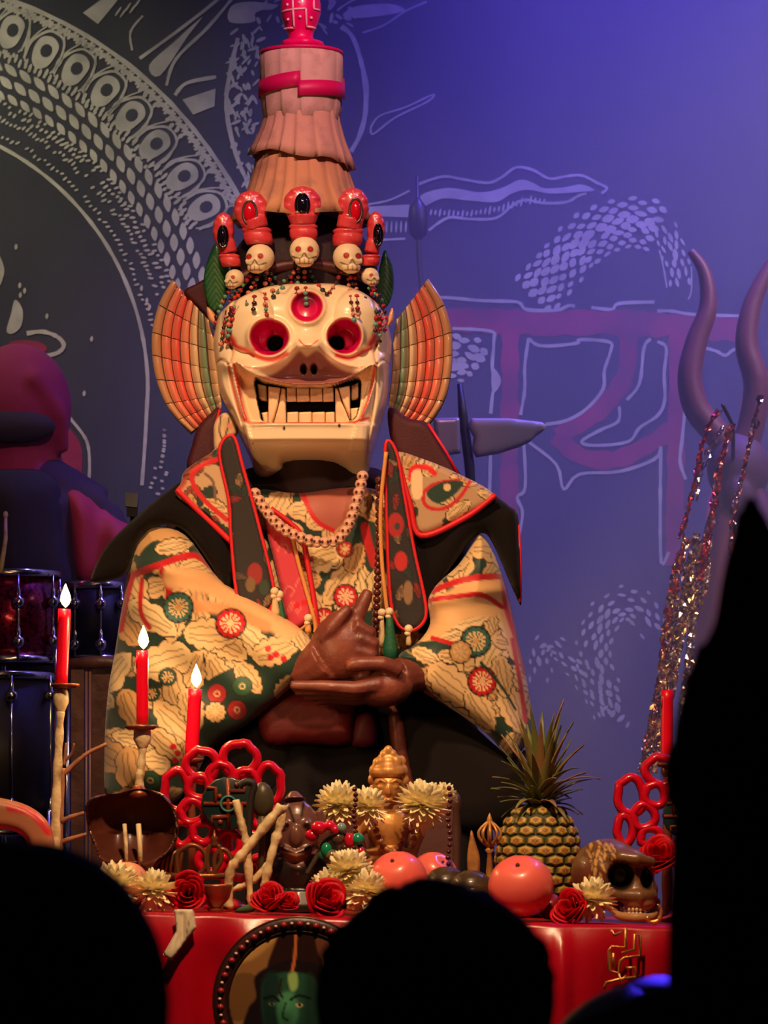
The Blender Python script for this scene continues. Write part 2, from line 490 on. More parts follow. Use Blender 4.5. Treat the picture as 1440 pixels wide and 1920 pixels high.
# wavy banner
ban = Ink(2.0)
top = [(784, 346), (830, 331), (870, 336), (915, 342), (940, 332), (968, 313), (1000, 318), (1030, 334), (1060, 330), (1090, 328), (1120, 342), (1138, 352), (1128, 362)]
bot = [(804, 432), (840, 408), (880, 410), (930, 408), (960, 385), (985, 374), (1020, 380), (1062, 378), (1085, 366), (1100, 362)]
ban.line(top, 5); ban.line(bot, 5)
ban.line([(690, 384), (730, 376), (768, 358)], 4); ban.line([(690, 452), (760, 448)], 4)
ban.poly([(790, 366), (840, 352), (900, 360), (940, 352), (975, 336), (1000, 342), (1020, 352), (1060, 350), (1090, 345), (1115, 356), (1080, 360), (1030, 362), (990, 355), (960, 362), (930, 378), (880, 376), (830, 372), (792, 388)])
ban.poly([(690, 388), (768, 384), (765, 408), (692, 406)], 0)
for i in range(26):
    x = 808 + i * 8.5; yt = np.interp(x, [800, 880, 940, 990, 1060], [384, 386, 376, 360, 366])
    ban.blob(x, yt + 14, 2.2, 9 * random.uniform(0.5, 1.1), 0.2)
for i in range(8): ban.blob(698 + i * 9, 426, 2, 11, 0.05)
ban.build('painted_wavy_banner', M_chalk, backo, False)

def scales(ink, path, half, rows, step, rx, ry, keep=0.95, seed=1):
    """rows of scale blobs along a painted serpent"""
    rr = random.Random(seed); P = crom(path, 12)
    L = np.concatenate([[0], np.cumsum(np.linalg.norm(np.diff(P, axis=0), axis=1))])
    s = 0; k = 0
    while s < L[-1]:
        x = np.interp(s, L, P[:, 0]); y = np.interp(s, L, P[:, 1])
        x2 = np.interp(min(s + 4, L[-1]), L, P[:, 0]); y2 = np.interp(min(s + 4, L[-1]), L, P[:, 1])
        x1 = np.interp(max(s - 4, 0), L, P[:, 0]); y1 = np.interp(max(s - 4, 0), L, P[:, 1])
        a = math.atan2(y2 - y1, x2 - x1)
        for r in range(rows):
            o = (r - (rows - 1) / 2 + (0.5 if k % 2 else 0)) * (2 * half / rows)
            if abs(o) > half or rr.random() > keep: continue
            e = 1 - 0.45 * (abs(o) / half)
            ink.blob(x - math.sin(a) * o + rr.uniform(-2, 2), y + math.cos(a) * o + rr.uniform(-2, 2), rx * e * rr.uniform(0.75, 1.1), ry * e * rr.uniform(0.75, 1.1), a + rr.uniform(-0.25, 0.25), n=8, pw=1.25)
        s += step; k += 1
sn = Ink(2.0)
scales(sn, [(1000, 548), (1045, 500), (1080, 455), (1140, 420), (1200, 412), (1242, 426)], 50, 5, 15, 14, 8, 0.97, 3)
scales(sn, [(1250, 430), (1268, 480), (1276, 545)], 26, 4, 17, 12, 5, 0.9, 4)
sn.line([(1236, 470), (1243, 500), (1250, 540)], 3); sn.line([(1296, 500), (1296, 545), (1290, 562)], 3)
scales(sn, [(852, 655), (880, 660), (900, 672)], 34, 4, 17, 14, 9, 0.95, 5)
scales(sn, [(848, 690), (880, 690)], 22, 3, 17, 13, 8, 0.9, 6)
sn.build('painted_serpent', M_chalk, backo, False)
sn = Ink(2.0)
scales(sn, [(1225, 1180), (1195, 1140), (1150, 1140), (1122, 1190), (1118, 1240), (1135, 1290), (1160, 1330), (1150, 1350)], 36, 4, 16, 11, 5.5, 0.9, 8)
scales(sn, [(1010, 1275), (1012, 1215), (1040, 1205), (1075, 1240), (1105, 1280), (1140, 1340)], 24, 3, 17, 10, 4.5, 0.72, 9)
sn.build('painted_serpent', M_chalk, backo, False)

# ringed wheel at upper left: concentric bands about (-235, 730)
WC = (-235.0, 730.0)
def pol(r, a): return (WC[0] + r * math.cos(a), WC[1] + r * math.sin(a))
def arc(r, a0, a1, n=60): return [pol(r, a0 + (a1 - a0) * i / n) for i in range(n + 1)]
wh = Ink(2.0); A0, A1 = math.radians(-125), math.radians(-20)
wh.line(arc(512, A0, math.radians(0)) + [(272, 830), (266, 910)], 7, 0)
wh.line(arc(772, A0, math.radians(-26)), 9, 0)
for i in range(220):
    a = A0 + (math.radians(-27) - A0) * i / 219
    wh.blob(*pol(762 - 3 * (i % 3), a), 8, 3.5, a + 0.15)
    if i % 2 == 0: wh.blob(*pol(668 + 3 * (i % 4), a), 9, 3.2, a - 0.1)
wh.build('painted_wheel_rim', M_chalk, backo, False)
ey = Ink(2.0); eyd = Ink(2.6)
for i, (x, y) in enumerate([(22, 58), (85, 97), (142, 130), (198, 170), (245, 217), (291, 270), (343, 330), (384, 388)] + [pol(712, math.radians(q)) for q in (-75, -80.5, -86, -91.5, -97, -102.5, -108, -113.5, -119)]):
    a = math.atan2(y - WC[1], x - WC[0]); u = np.array([math.cos(a), math.sin(a)]); v = np.array([-u[1], u[0]]); c = np.array([x, y])
    ey.poly([c + u * 30 + v * 2, c + u * 22 - v * 17, c - v * 22, c - u * 26 - v * 15, c - u * 36, c - u * 24 + v * 16, c + v * 21, c + u * 20 + v * 19])
    ey.line([c - u * 30 - v * 30, c + u * 5 - v * 31, c + u * 34 - v * 14, c + u * 40 + v * 4, c + u * 32 + v * 24, c + u * 2 + v * 32, c - u * 30 + v * 30], 5)
    eyd.blob(x + 2, y - 1, 13, 11, a)
    for k in (-1, 1):
        ey.line([c - u * 34 + v * 26 * k, c - u * 6 + v * 38 * k * 0.95, c + u * 22 + v * 36 * k * 0.8, c + u * 44 + v * 18 * k], 3)
    for k in range(4): ey.blob(*(c + u * (48 - 2 * (k % 2)) + v * (k - 1.5) * 13), 6, 4, a)
    for k in range(5): ey.blob(*(c - u * (42 + 3 * (k % 2)) + v * (k - 2) * 10), 5, 3, a)
ey.build('painted_eye', M_chalk, backo, False); eyd.build('painted_pupil', M_back, backo, False)
sl = Ink(2.0)
for r, rx, ry, cnt in ((650, 17, 7.5, 42), (625, 17, 8, 41), (600, 14, 6.5, 44)):
    for i in range(cnt):
        a = A0 + (math.radians(-14) - A0) * (i + (0.5 if r == 625 else 0)) / cnt
        sl.blob(*pol(r, a), rx, ry, a + math.pi / 2 + 0.42, n=10, pw=1.35)
for r, cnt, q in ((577, 120, 5.0), (560, 136, 4.5), (588, 110, 4.5), (532, 104, 4.0)):
    for i in range(cnt):
        a = A0 + (math.radians(-12) - A0) * i / cnt
        if random.random() < 0.8: sl.blob(*pol(r + random.uniform(-4, 4), a), q * random.uniform(0.8, 1.5), q * 0.55, a + random.uniform(-0.3, 0.3) + 0.4, n=7)
for i in range(26):
    sl.blob(308 + 14 * math.sin(i * 0.9) * (i > 12) - max(0, i - 6) * 0.9, 800 + i * 6.0 if i % 2 else 806 + i * 5, 4, 2.6, 0.3, n=6)
sl.build('painted_scale_band', M_chalk, backo, False)

ho = Ink(2.0)   # horns, halo and hair around the painted figure behind the hat
for P, wd in (([(262, 110), (330, 60), (400, 5), (430, -25)], 6), ([(312, 160), (330, 110), (390, 50), (440, -10)], 6), ([(248, 95), (245, 60), (268, 30)], 4),
              ([(328, 178), (350, 155), (405, 143)], 7), ([(695, 240), (712, 218), (760, 202), (812, 178), (800, 192), (740, 222), (700, 252), (695, 240)], 3.5),
              ([(680, 62), (720, 48), (760, 22), (800, 4)], 4), ([(632, 20), (660, 2), (700, -10)], 4)):
    ho.line(P, wd)
ho.poly([(280, 122), (330, 75), (380, 30), (350, 70), (300, 142)]); ho.poly([(342, 186), (404, 165), (402, 198), (362, 214)], 0)
ho.poly([(156, 25), (190, 0), (228, -8), (204, 22), (184, 46)], 0)
ho.poly([(644, 26), (670, 12), (730, 8), (760, 20), (730, 28), (680, 34), (650, 32)])
ho.poly([(430, 40), (434, 10), (470, 2), (520, 10), (480, 22), (476, 40)])
for i in range(5): ho.blob(222 + i * 9, 22 - i * 4 + (i % 2) * 7, 2, 11, 0.6)
ho.line([(640, 50), (662, 72), (680, 130), (686, 200), (676, 250), (658, 285)], 9); ho.line([(672, 90), (690, 160), (686, 215)], 3)
ho.line([(446, 70), (432, 130), (424, 190), (432, 250), (450, 310), (470, 350)], 8)
for i in range(110):
    t = random.random(); x = np.interp(t, [0, .25, .5, .75, 1], [455, 445, 440, 452, 480]) + random.uniform(-16, 38); y = 55 + t * 300
    ho.blob(x, y, random.uniform(5, 13), random.uniform(1.8, 4), random.choice([1.1, 1.4, -0.6, 1.9]) + random.uniform(-.3, .3), n=7)
for i in range(36): ho.blob(random.uniform(480, 665), random.uniform(-15, 60), random.uniform(4, 12), random.uniform(2, 4), random.uniform(0, 3), n=7)
ho.build('painted_horned_figure', M_chalk, backo, False)
ds = Ink(2.0)   # sparse drops and halo loop above the drummer
for x, y in ((30, 463), (37, 535), (46, 545), (88, 593), (172, 636), (158, 738), (38, 553), (265, 540), (275, 563), (280, 575)): ds.blob(x, y, 3.2, 6, 0.1, n=6, pw=1.2)
ds.poly([(-4, 480), (4, 490), (8, 510), (0, 535), (-6, 530)]); ds.poly([(20, 590), (28, 562), (42, 580), (40, 610), (24, 625), (12, 620)])
ds.line([(50, 625), (80, 622), (108, 632), (120, 648), (108, 662), (82, 668)], 8)
ds.line([(126, 778), (156, 815), (166, 840), (168, 880), (165, 922)], 6)
ds.build('painted_drops_and_halo', M_chalk, backo, False)
# ------------------------------------------------------------------ materials of the performer
GOLD, GOLD2, GREEN, DARK = (226, 190, 134), (206, 160, 104), (34, 62, 50), (46, 40, 30)
REDC = (196, 24, 34)
M_cloth = mat('brocade', rough=0.5, vc=True, sheen=0.2, bump=(420, 0.12), spec=0.35)
M_mask = mat('lacquered_mask', rough=0.3, vc=True, coat=0.35, bump=(60, 0.04))
M_velvet = mat('black_velvet', (15, 9, 9), 0.85, sheen=0.08, bump=(300, 0.2), spec=0.2)
M_maroon = mat('maroon_cloth', (70, 16, 26), 0.65, bump=(260, 0.2))
M_redpipe = mat('red_piping', (214, 26, 38), 0.5)
M_goldpipe = mat('gold_piping', (220, 150, 80), 0.4, bump=(300, 0.2))
M_glove = mat('brown_leather', (120, 62, 48), 0.42, noise=(18, (92, 44, 38), 0.35, 0.7), bump=(90, 0.25))
M_hat = mat('hat_cloth', rough=0.8, vc=True, noise=(22, (150, 112, 92), 0.5, 0.85), bump=(350, 0.2), spec=0.2)
M_pink = mat('pink_lacquer', (230, 6, 96), 0.35, coat=0.3)
M_pinkband = mat('pink_ribbon', (206, 8, 84), 0.5)
M_bone = mat('bone', (224, 196, 156), 0.45, vc=True, bump=(120, 0.12))
M_crown = mat('crown_red_lacquer', (222, 76, 78), 0.36, noise=(30, (204, 48, 56), 0.4, 0.7), coat=0.4)
M_gemdark = mat('dark_gem', (14, 12, 20), 0.08, coat=0.8)
M_gemred = mat('red_gem', (214, 12, 34), 0.12, coat=0.8)
M_silver = mat('old_silver', (104, 96, 86), 0.4, 0.8)
M_leaf = mat('mask_green_leaf', rough=0.4, vc=True, coat=0.2)
M_bead = mat('bead_glaze', rough=0.25, vc=True, coat=0.4)
M_string = mat('cord', (60, 30, 26), 0.7)

# ------------------------------------------------------------------ person
FLOORPY = HY + ZC / sc_of(0)
per = thing('person', 'performer in flowered gold brocade robe with gloved hands joined, wearing a fanged mask', 'person', 600, FLOORPY, 0.0)
bd = MB()
inflate(bd, [(470, 880), (690, 880), (790, 950), (850, 1080), (880, 1240), (900, 1400), (930, 1600), (950, FLOORPY - 2), (780, FLOORPY), (420, FLOORPY), (300, FLOORPY - 2), (300, 1600), (310, 1400), (330, 1150), (380, 960)], 120, R=150, base=-70, res=9,
        fold=lambda X, Y: 7 * np.sin(X / 17.0 + Y / 240.0) * np.clip((Y - 1250) / 200, 0, 1))
neck = MB()
neck.add(*sphere((575, 640, -50), (100, 130, 95), 20, 14)); neck.add(*tube([(575, 700, -50), (578, 830, -40), (582, 960, -45)], [82, 66, 80], 16))
neck.add(*tube([(360, 985, -60), (480, 930, -50), (580, 915, -45), (690, 930, -50), (820, 985, -60)], [50, 60, 62, 60, 50], 14))
neck.add(*tube([(580, 900, -70), (585, 1200, -90), (590, 1500, -90)], [105, 110, 110], 16))
for sx, P in ((-1, [(370, 990, -50), (300, 1180, -10), (420, 1260, 80), (545, 1262, 130)]), (1, [(810, 990, -50), (920, 1200, -10), (860, 1280, 70), (770, 1262, 130)])):
    neck.add(*tube(P, [62, 52, 44, 34], 12))
for x in (520, 660): neck.add(*tube([(x, 1480, -70), (x, 1820, -65), (x, 2120, -75), (x, FLOORPY - 14, -40)], [82, 62, 44, 34], 12)); neck.add(*sphere((x, FLOORPY - 16, 0), (38, 16, 80)))
fuse(neck, 12, 3).build('body', mat('dark_underclothes', (44, 22, 26), 0.7), per)
bd.build('black_under_robe', mat('black_robe', (17, 13, 15), 0.8, bump=(200, 0.2), spec=0.2), per)

def floral(seed, box, n, extra=None, size=(34, 62)):
    """brocade print: acanthus leaves in gold on dark green, laid with a jittered grid"""
    p = Paint(GREEN); rr = random.Random(seed); x0, y0, x1, y1 = box
    k = int(math.sqrt(n)) + 1; pts = [(x0 + (i + rr.uniform(.1, .9)) * (x1 - x0) / k, y0 + (j + rr.uniform(.1, .9)) * (y1 - y0) / k) for i in range(k) for j in range(k)]
    rr.shuffle(pts)
    for x, y in pts:
        L = rr.uniform(*size); p.leaf(x, y, rr.uniform(0, 6.28), L * 1.5, L * rr.uniform(0.33, 0.5), rr.choice([GOLD, GOLD, GOLD2, (236, 206, 150)]), DARK, rr.choice([3, 4, 5]))
    return p
# left sleeve (viewer's left)
slp = [(285, 985), (350, 1005), (412, 1088), (480, 1130), (558, 1178), (590, 1218), (578, 1258), (520, 1312), (460, 1360), (398, 1400), (368, 1450), (330, 1500), (262, 1522), (200, 1502), (193, 1420), (200, 1300), (214, 1220), (228, 1130), (244, 1040), (262, 1000)]
p = floral(11, (180, 960, 610, 1540), 72, size=(46, 78))
p.poly([(380, 1290), (500, 1230), (590, 1180), (600, 1260), (470, 1370), (400, 1410), (360, 1380)], GREEN)
for x, y, a, L in ((430, 1215, 0.6, 88), (520, 1225, -0.3, 90), (470, 1275, 0.9, 70), (365, 1330, 1.2, 80), (565, 1200, 1.2, 60), (400, 1195, 0.1, 100), (540, 1290, -0.8, 60)): p.leaf(x, y, a, L, L * 0.3, GOLD, DARK)
p.poly([(245, 1005), (300, 985), (350, 1005), (330, 1042), (270, 1052)], GOLD2); p.poly([(268, 1040), (300, 1018), (330, 1048), (310, 1070), (262, 1075)], GREEN)
p.leaf(330, 1030, -0.2, 70, 16, GOLD, DARK)
p.line([(236, 1085), (300, 1068), (370, 1046), (420, 1090)], 13, REDC); p.line([(226, 1180), (240, 1120), (250, 1080)], 14, REDC)
p.line([(310, 1078), (322, 1110), (318, 1140)], 13, REDC, soft=3); p.line([(270, 1090), (268, 1150), (285, 1180)], 9, REDC, soft=3); p.line([(340, 1085), (345, 1105)], 14, REDC, soft=3)
p.line([(330, 1090), (400, 1100), (470, 1140), (540, 1185)], 40, (228, 176, 120), soft=9); p.line([(350, 1140), (430, 1150), (500, 1180)], 22, (216, 150, 96), soft=9)
p.rosette(339, 1144, 27, (54, 104, 92), GOLD, GOLD2, 14); p.rosette(437, 1175, 27, REDC, (240, 190, 150), GOLD, 12)
for x, y, c in ((411, 1303, (176, 44, 50)), (448, 1333, (176, 44, 50)), (458, 1290, (46, 92, 62)), (286, 1462, (46, 92, 62))):
    p.disc(x, y, 19, DARK); p.disc(x, y, 17, c); p.disc(x, y, 6, GOLD); p.disc(x, y, 3.5, c)
p.rosette(408, 1337, 19, GOLD, GOLD2, GOLD, 10); p.rosette(320, 1272, 16, (50, 80, 66), GOLD, GOLD2, 9); p.rosette(290, 1302, 14, (46, 74, 54), GOLD, GOLD2, 9)
for x, y in ((506, 1222), (520, 1232), (510, 1238), (534, 1240), (330, 1400), (338, 1412), (332, 1425)): p.disc(x, y, 6, REDC)
def sbase(X, Y): return 10 + np.clip((X - 200) / 380, 0, 1) * 120 - np.clip((Y - 1350) / 170, 0, 1) * 20
sfold = lambda X, Y: 9 * np.sin((X * 0.5 + Y) / 27.0) * np.clip((Y - 1090) / 60, 0, 1) + 5 * np.sin((Y - X * 0.8) / 16.0) + 12 * np.exp(-((Y - 1070 - (X - 300) * 0.2) / 16.0) ** 2) * np.clip((430 - X) / 60, 0, 1)
inflate(MB(), slp, 95, R=95, base=sbase, res=2.6, paint=p, fold=sfold).build('sleeve', M_cloth, per, label='wide bell sleeve on the side of the candles')
# right sleeve
srp = [(900, 1002), (925, 1035), (952, 1110), (972, 1200), (990, 1280), (1000, 1368), (985, 1398), (958, 1420), (915, 1377), (852, 1332), (792, 1297), (766, 1258), (748, 1232), (784, 1206), (806, 1172), (802, 1132), (818, 1100), (858, 1062), (884, 1022)]
p = floral(23, (730, 980, 1020, 1440), 42, size=(42, 70))
p.line([(800, 1170), (860, 1120), (930, 1110), (968, 1200)], 34, (226, 176, 118), soft=8); p.line([(780, 1210), (860, 1150), (920, 1140)], 40, (228, 182, 124), soft=9)
p.poly([(770, 1210), (830, 1205), (850, 1230), (832, 1262), (790, 1240), (765, 1222)], GREEN)
for x, y, a, L in ((800, 1235, 0.5, 60), (850, 1290, 0.7, 120), (900, 1330, 1.0, 90), (960, 1330, 1.2, 100), (940, 1270, 1.4, 80), (845, 1235, 0.2, 50)): p.leaf(x, y, a, L, L * 0.26, GOLD, DARK)
p.line([(812, 1112), (868, 1092), (948, 1082)], 12, REDC); p.line([(805, 1130), (840, 1126), (900, 1120), (940, 1140)], 9, REDC); p.line([(945, 1090), (950, 1140), (970, 1200), (985, 1260)], 14, REDC, soft=4)
p.line([(960, 1200), (976, 1290), (984, 1350)], 9, REDC, soft=3); p.line([(810, 1200), (850, 1212)], 8, REDC)
p.rosette(890, 1206, 27, (54, 104, 88), GOLD, GOLD2, 14); p.rosette(902, 1279, 26, REDC, (244, 200, 150), GOLD, 14); p.rosette(862, 1226, 20, GOLD2, GOLD, GOLD, 8)
p.line([(900, 1245), (940, 1290), (965, 1330)], 5, GREEN)
rbase = lambda X, Y: 10 + np.clip((990 - X) / 240, 0, 1) * 115
rfold = lambda X, Y: 8 * np.sin((X * 0.55 - Y) / 24.0) + 13 * np.exp(-((Y - 1118 + (X - 880) * 0.15) / 15.0) ** 2)
inflate(MB(), srp, 80, R=75, base=rbase, res=2.6, paint=p, fold=rfold).build('sleeve', M_cloth, per, label='wide bell sleeve on the side of the pineapple')
# dark sleeve linings hanging under the forearms
inflate(MB(), [(398, 1398), (460, 1350), (578, 1262), (600, 1330), (560, 1420), (500, 1500), (400, 1500), (370, 1450)], 45, R=60, base=20, res=6).build('sleeve_lining', M_velvet, per)
inflate(MB(), [(760, 1270), (850, 1328), (955, 1418), (985, 1405), (985, 1470), (960, 1540), (860, 1560), (740, 1500), (720, 1400)], 45, R=60, base=20, res=6).build('sleeve_lining', M_velvet, per)
# chest brocade
p = floral(31, (460, 890, 800, 1280), 44, size=(38, 64))
p.rosette(648, 1120, 22, REDC, (244, 190, 160), GOLD, 10); p.rosette(608, 1160, 18, REDC, (240, 180, 140), GOLD, 8); p.rosette(647, 1032, 15, (176, 40, 44), GOLD2, GOLD, 7)
p.line([(684, 990), (690, 1020), (702, 1060)], 16, REDC, soft=3); p.poly([(560, 900), (690, 895), (668, 960), (628, 1000), (590, 975)], (168, 92, 76))
p.line([(560, 905), (590, 975), (630, 1000)], 9, REDC); p.line([(690, 900), (665, 960), (630, 1002)], 6, GOLD2)
inflate(MB(), [(470, 930), (560, 925), (690, 915), (748, 960), (790, 1100), (800, 1200), (740, 1262), (600, 1240), (520, 1180), (480, 1080)], 40, R=60, base=28, res=2.6, paint=p, fold=lambda X, Y: 5 * np.sin(X / 22.0)).build('robe_front', M_cloth, per)
# rose pink lapel with gold piping
p = Paint((206, 62, 78)); rr = random.Random(5)
for i in range(7):
    x, y = rr.uniform(500, 570), rr.uniform(990, 1150); p.line([(x - 12, y + 6), (x - 4, y - 9), (x + 8, y - 2), (x + 2, y + 9)], 2.5, (226, 120, 110))
for x, y in ((508, 1000), (520, 1010), (557, 1135), (570, 1130)): p.disc(x, y, 6, (214, 16, 40))
lap = inflate(MB(), [(486, 935), (512, 978), (545, 1000), (562, 1060), (584, 1140), (578, 1162), (556, 1178), (538, 1165), (520, 1080), (498, 990)], 12, R=10, base=78, res=3, paint=p).build('lapel', M_cloth, per, label='rose pink satin lapel')
mb = MB(); mb.add(*tube([(*q, 92) for q in crom([(545, 990), (558, 1050), (572, 1100), (590, 1165), (590, 1185)], 6)], 4, 8)); mb.add(*tube([(*q, 90) for q in crom([(588, 1140), (576, 1168), (556, 1182), (538, 1170)], 6)], 3, 8)); mb.build('lapel_piping', M_goldpipe, lap)
mb = MB(); mb.add(*tube([(*q, 88) for q in crom([(508, 955), (548, 985), (568, 1010), (575, 1050), (586, 1110), (596, 1180)], 6)], 5, 8)); mb.build('lapel_piping', M_redpipe, lap)
# velvet cape over both shoulders
capf = lambda X, Y: 6 * np.sin(X / 19.0)
inflate(MB(), [(348, 902), (300, 932), (240, 983), (197, 1028), (173, 1078), (178, 1092), (215, 1086), (240, 1070), (262, 1012), (300, 985), (345, 995), (395, 1060), (428, 1112), (438, 960), (400, 925)], 30, R=30, base=75, res=5, fold=capf).build('cape', M_velvet, per, label='black velvet cape over the shoulder by the candles')
inflate(MB(), [(780, 930), (850, 930), (910, 925), (955, 950), (972, 978), (977, 1120), (968, 1120), (925, 1022), (905, 1000), (880, 1018), (830, 1088), (800, 1150), (785, 1080), (775, 1000)], 30, R=30, base=72, res=5, fold=capf).build('cape', M_velvet, per, label='black velvet cape over the shoulder by the pineapple')
mb = MB(); mb.add(*tube([(972, 985, 80), (976, 1060, 80), (975, 1128, 80)], 3.2, 6)); mb.build('cape_piping', M_redpipe, per)
# high collar
inflate(MB(), [(352, 880), (360, 835), (372, 800), (395, 775), (412, 768), (418, 850), (400, 890)], 14, R=14, base=20, res=4).build('high_collar', M_maroon, per)
inflate(MB(), [(728, 766), (768, 785), (803, 795), (838, 850), (864, 898), (800, 880), (742, 850)], 14, R=14, base=20, res=4).build('high_collar', M_maroon, per)
mb = MB(); mb.add(*tube([(803, 795, 34), (838, 850, 34), (862, 895, 34)], 3, 6)); mb.build('collar_piping', M_redpipe, per); mb = MB(); mb.add(*tube([(412, 768, 34), (404, 800, 36), (402, 850, 38)], 3, 6)); mb.build('collar_piping', M_redpipe, per)
p = Paint((224, 186, 140)); p.line([(415, 780), (412, 810), (420, 830)], 3, DARK); p.line([(430, 785), (424, 815), (414, 840)], 3, DARK); p.disc(432, 800, 6, (236, 150, 120))
inflate(MB(), [(403, 792), (420, 774), (440, 785), (446, 812), (425, 832), (405, 850), (401, 820)], 10, R=10, base=52, res=2.6, paint=p).build('collar_facing', M_cloth, per)
# embroidered pointed shoulder flaps with red edges
p = Paint((196, 162, 122)); rr = random.Random(3)
for i in range(14): p.leaf(rr.uniform(335, 430), rr.uniform(850, 1000), rr.uniform(0, 6), 50, 13, rr.choice([GOLD, GREEN, GOLD2, (160, 70, 50)]), DARK)
p.line([(412, 862), (370, 880), (362, 905), (385, 940), (425, 975)], 9, (206, 34, 38)); p.line([(385, 890), (400, 905), (405, 940)], 5, (120, 90, 70)); p.line([(330, 928), (345, 905)], 14, (190, 80, 60), soft=5)
inflate(MB(), [(348, 882), (392, 852), (414, 838), (430, 900), (436, 965), (434, 1014), (390, 975), (332, 930), (340, 905)], 16, R=14, base=96, res=2.6, paint=p).build('shoulder_flap', M_cloth, per)
mb = MB(); mb.add(*tube([(*q, 108) for q in crom([(332, 918), (380, 965), (434, 1016)], 6)], 5.5, 8)); mb.build('flap_edging', M_redpipe, per)
p = Paint((186, 150, 112))
for i in range(16): p.leaf(rr.uniform(745, 925), rr.uniform(850, 1000), rr.uniform(0, 6), 55, 14, rr.choice([GOLD, GREEN, GOLD2, GOLD]), DARK)
p.line([(770, 900), (775, 880), (800, 878), (815, 890)], 10, (226, 30, 40)); p.line([(880, 905), (860, 935), (830, 955), (800, 950), (795, 925), (820, 908), (860, 902)], 7, (200, 34, 38)); p.poly([(800, 925), (830, 905), (868, 905), (850, 930), (820, 945)], GREEN); p.disc(838, 915, 7, GOLD)
p.poly([(772, 890), (790, 885), (792, 930), (775, 935)], (240, 206, 160))
inflate(MB(), [(744, 850), (790, 860), (858, 888), (926, 930), (872, 968), (792, 1002), (772, 950), (752, 900)], 16, R=14, base=98, res=2.6, paint=p).build('shoulder_flap', M_cloth, per)
mb = MB(); mb.add(*tube([(*q, 110) for q in crom([(928, 928), (872, 970), (790, 1003), (770, 945), (750, 870)], 6)], 5.5, 8)); mb.build('flap_edging', M_redpipe, per)
# narrow stoles
def stole(poly, seed, patches, label):
    p = Paint((44, 38, 36)); rr = random.Random(seed); xs = [q[0] for q in poly]; ys = [q[1] for q in poly]
    for i in range(18): p.leaf(rr.uniform(min(xs), max(xs)), rr.uniform(min(ys) + 30, max(ys)), rr.uniform(0, 6), 30, 7, rr.choice([(110, 90, 70), (36, 60, 48), (150, 116, 80), (96, 74, 60), (140, 40, 40)]), (30, 26, 26))
    for (x, y, rx, ry, c) in patches: p.disc(x, y, rx, c, ry)
    o = inflate(MB(), poly, 10, R=8, base=112, res=2.6, paint=p).build('stole', M_cloth, per, label=label)
    mb = MB(); mb.add(*tube([(q[0], q[1], 116) for q in crom(poly, 5, True)], 3.6, 7, closed=True)); mb.build('stole_piping', M_redpipe, o)
stole([(412, 848), (437, 820), (456, 880), (486, 990), (512, 1100), (506, 1140), (480, 1165), (448, 1128), (434, 1010), (430, 940)], 2, [(478, 1075, 14, 20, (150, 44, 44)), (470, 1095, 9, 14, (120, 96, 60)), (495, 1100, 9, 14, (50, 66, 50))], 'dark embroidered stole strip with red piping beside rose lapel')
stole([(724, 835), (744, 852), (758, 930), (776, 1030), (797, 1130), (792, 1165), (766, 1180), (742, 1160), (731, 1100), (725, 950)], 4, [(742, 985, 15, 22, (170, 40, 40)), (745, 988, 5, 7, (60, 60, 60)), (752, 1052, 12, 18, (190, 44, 44)), (765, 1110, 9, 22, (140, 110, 80))], 'dark embroidered stole strip with red piping near the pineapple')
# cords and tassels
mb = MB(); mb.add(*tube([(*q, 128) for q in crom([(724, 850), (714, 950), (716, 1050), (726, 1145)], 6)], 4, 7)); mb.build('cord', M_goldpipe, per)
M_gtass = mat('green_tassel', (24, 92, 62), 0.6, bump=(160, 0.3)); M_ctass = mat('cream_tassel', (206, 176, 130), 0.6, bump=(160, 0.3)); M_knot = mat('cream_knot', (232, 204, 164), 0.5)
def tassel(x, y, h, wd, m, dx=0, d=130):
    mb = MB(); mb.add(*lathe([(wd * 0.35, y), (wd * 0.6, y + h * 0.3, dx * 0.3), (wd, y + h * 0.75, dx * 0.75), (wd * 0.96, y + h, dx)], x, d, 14, 0.7, lambda a, i: 1 + 0.1 * math.cos(7 * a))); o = mb.build('tassel', m, per)
    k = MB(); k.add(*sphere((x, y - 3, d), (8, 8, 8))); k.add(*sphere((x - 2, y + 6, d), (6, 5, 6))); k.build('knot', M_knot, o)
tassel(515, 1112, 44, 8, M_ctass, 2); tassel(524, 1118, 52, 7, M_gtass, 6, 126); tassel(578, 1162, 24, 6, M_goldpipe); tassel(730, 1150, 88, 13, M_gtass, 2, 140); tassel(716, 1152, 60, 7, M_ctass, 0, 132); tassel(766, 1182, 28, 5, M_ctass)
# red waist sash and hanging ends
inflate(MB(), [(492, 1296), (580, 1302), (655, 1318), (664, 1360), (655, 1396), (570, 1396), (494, 1390)], 30, R=30, base=60, res=5).build('sash', mat('dark_red_sash', (110, 26, 30), 0.6, bump=(60, 0.3)), per)
inflate(MB(), [(668, 1345), (700, 1340), (706, 1396), (660, 1398)], 20, R=20, base=60, res=5).build('sash_end', mat('wine_sash', (96, 20, 40), 0.6), per)
inflate(MB(), [(728, 1330), (752, 1340), (766, 1420), (782, 1500), (770, 1560), (745, 1480)], 14, R=12, base=62, res=5).build('sash_end', M_glove, per)
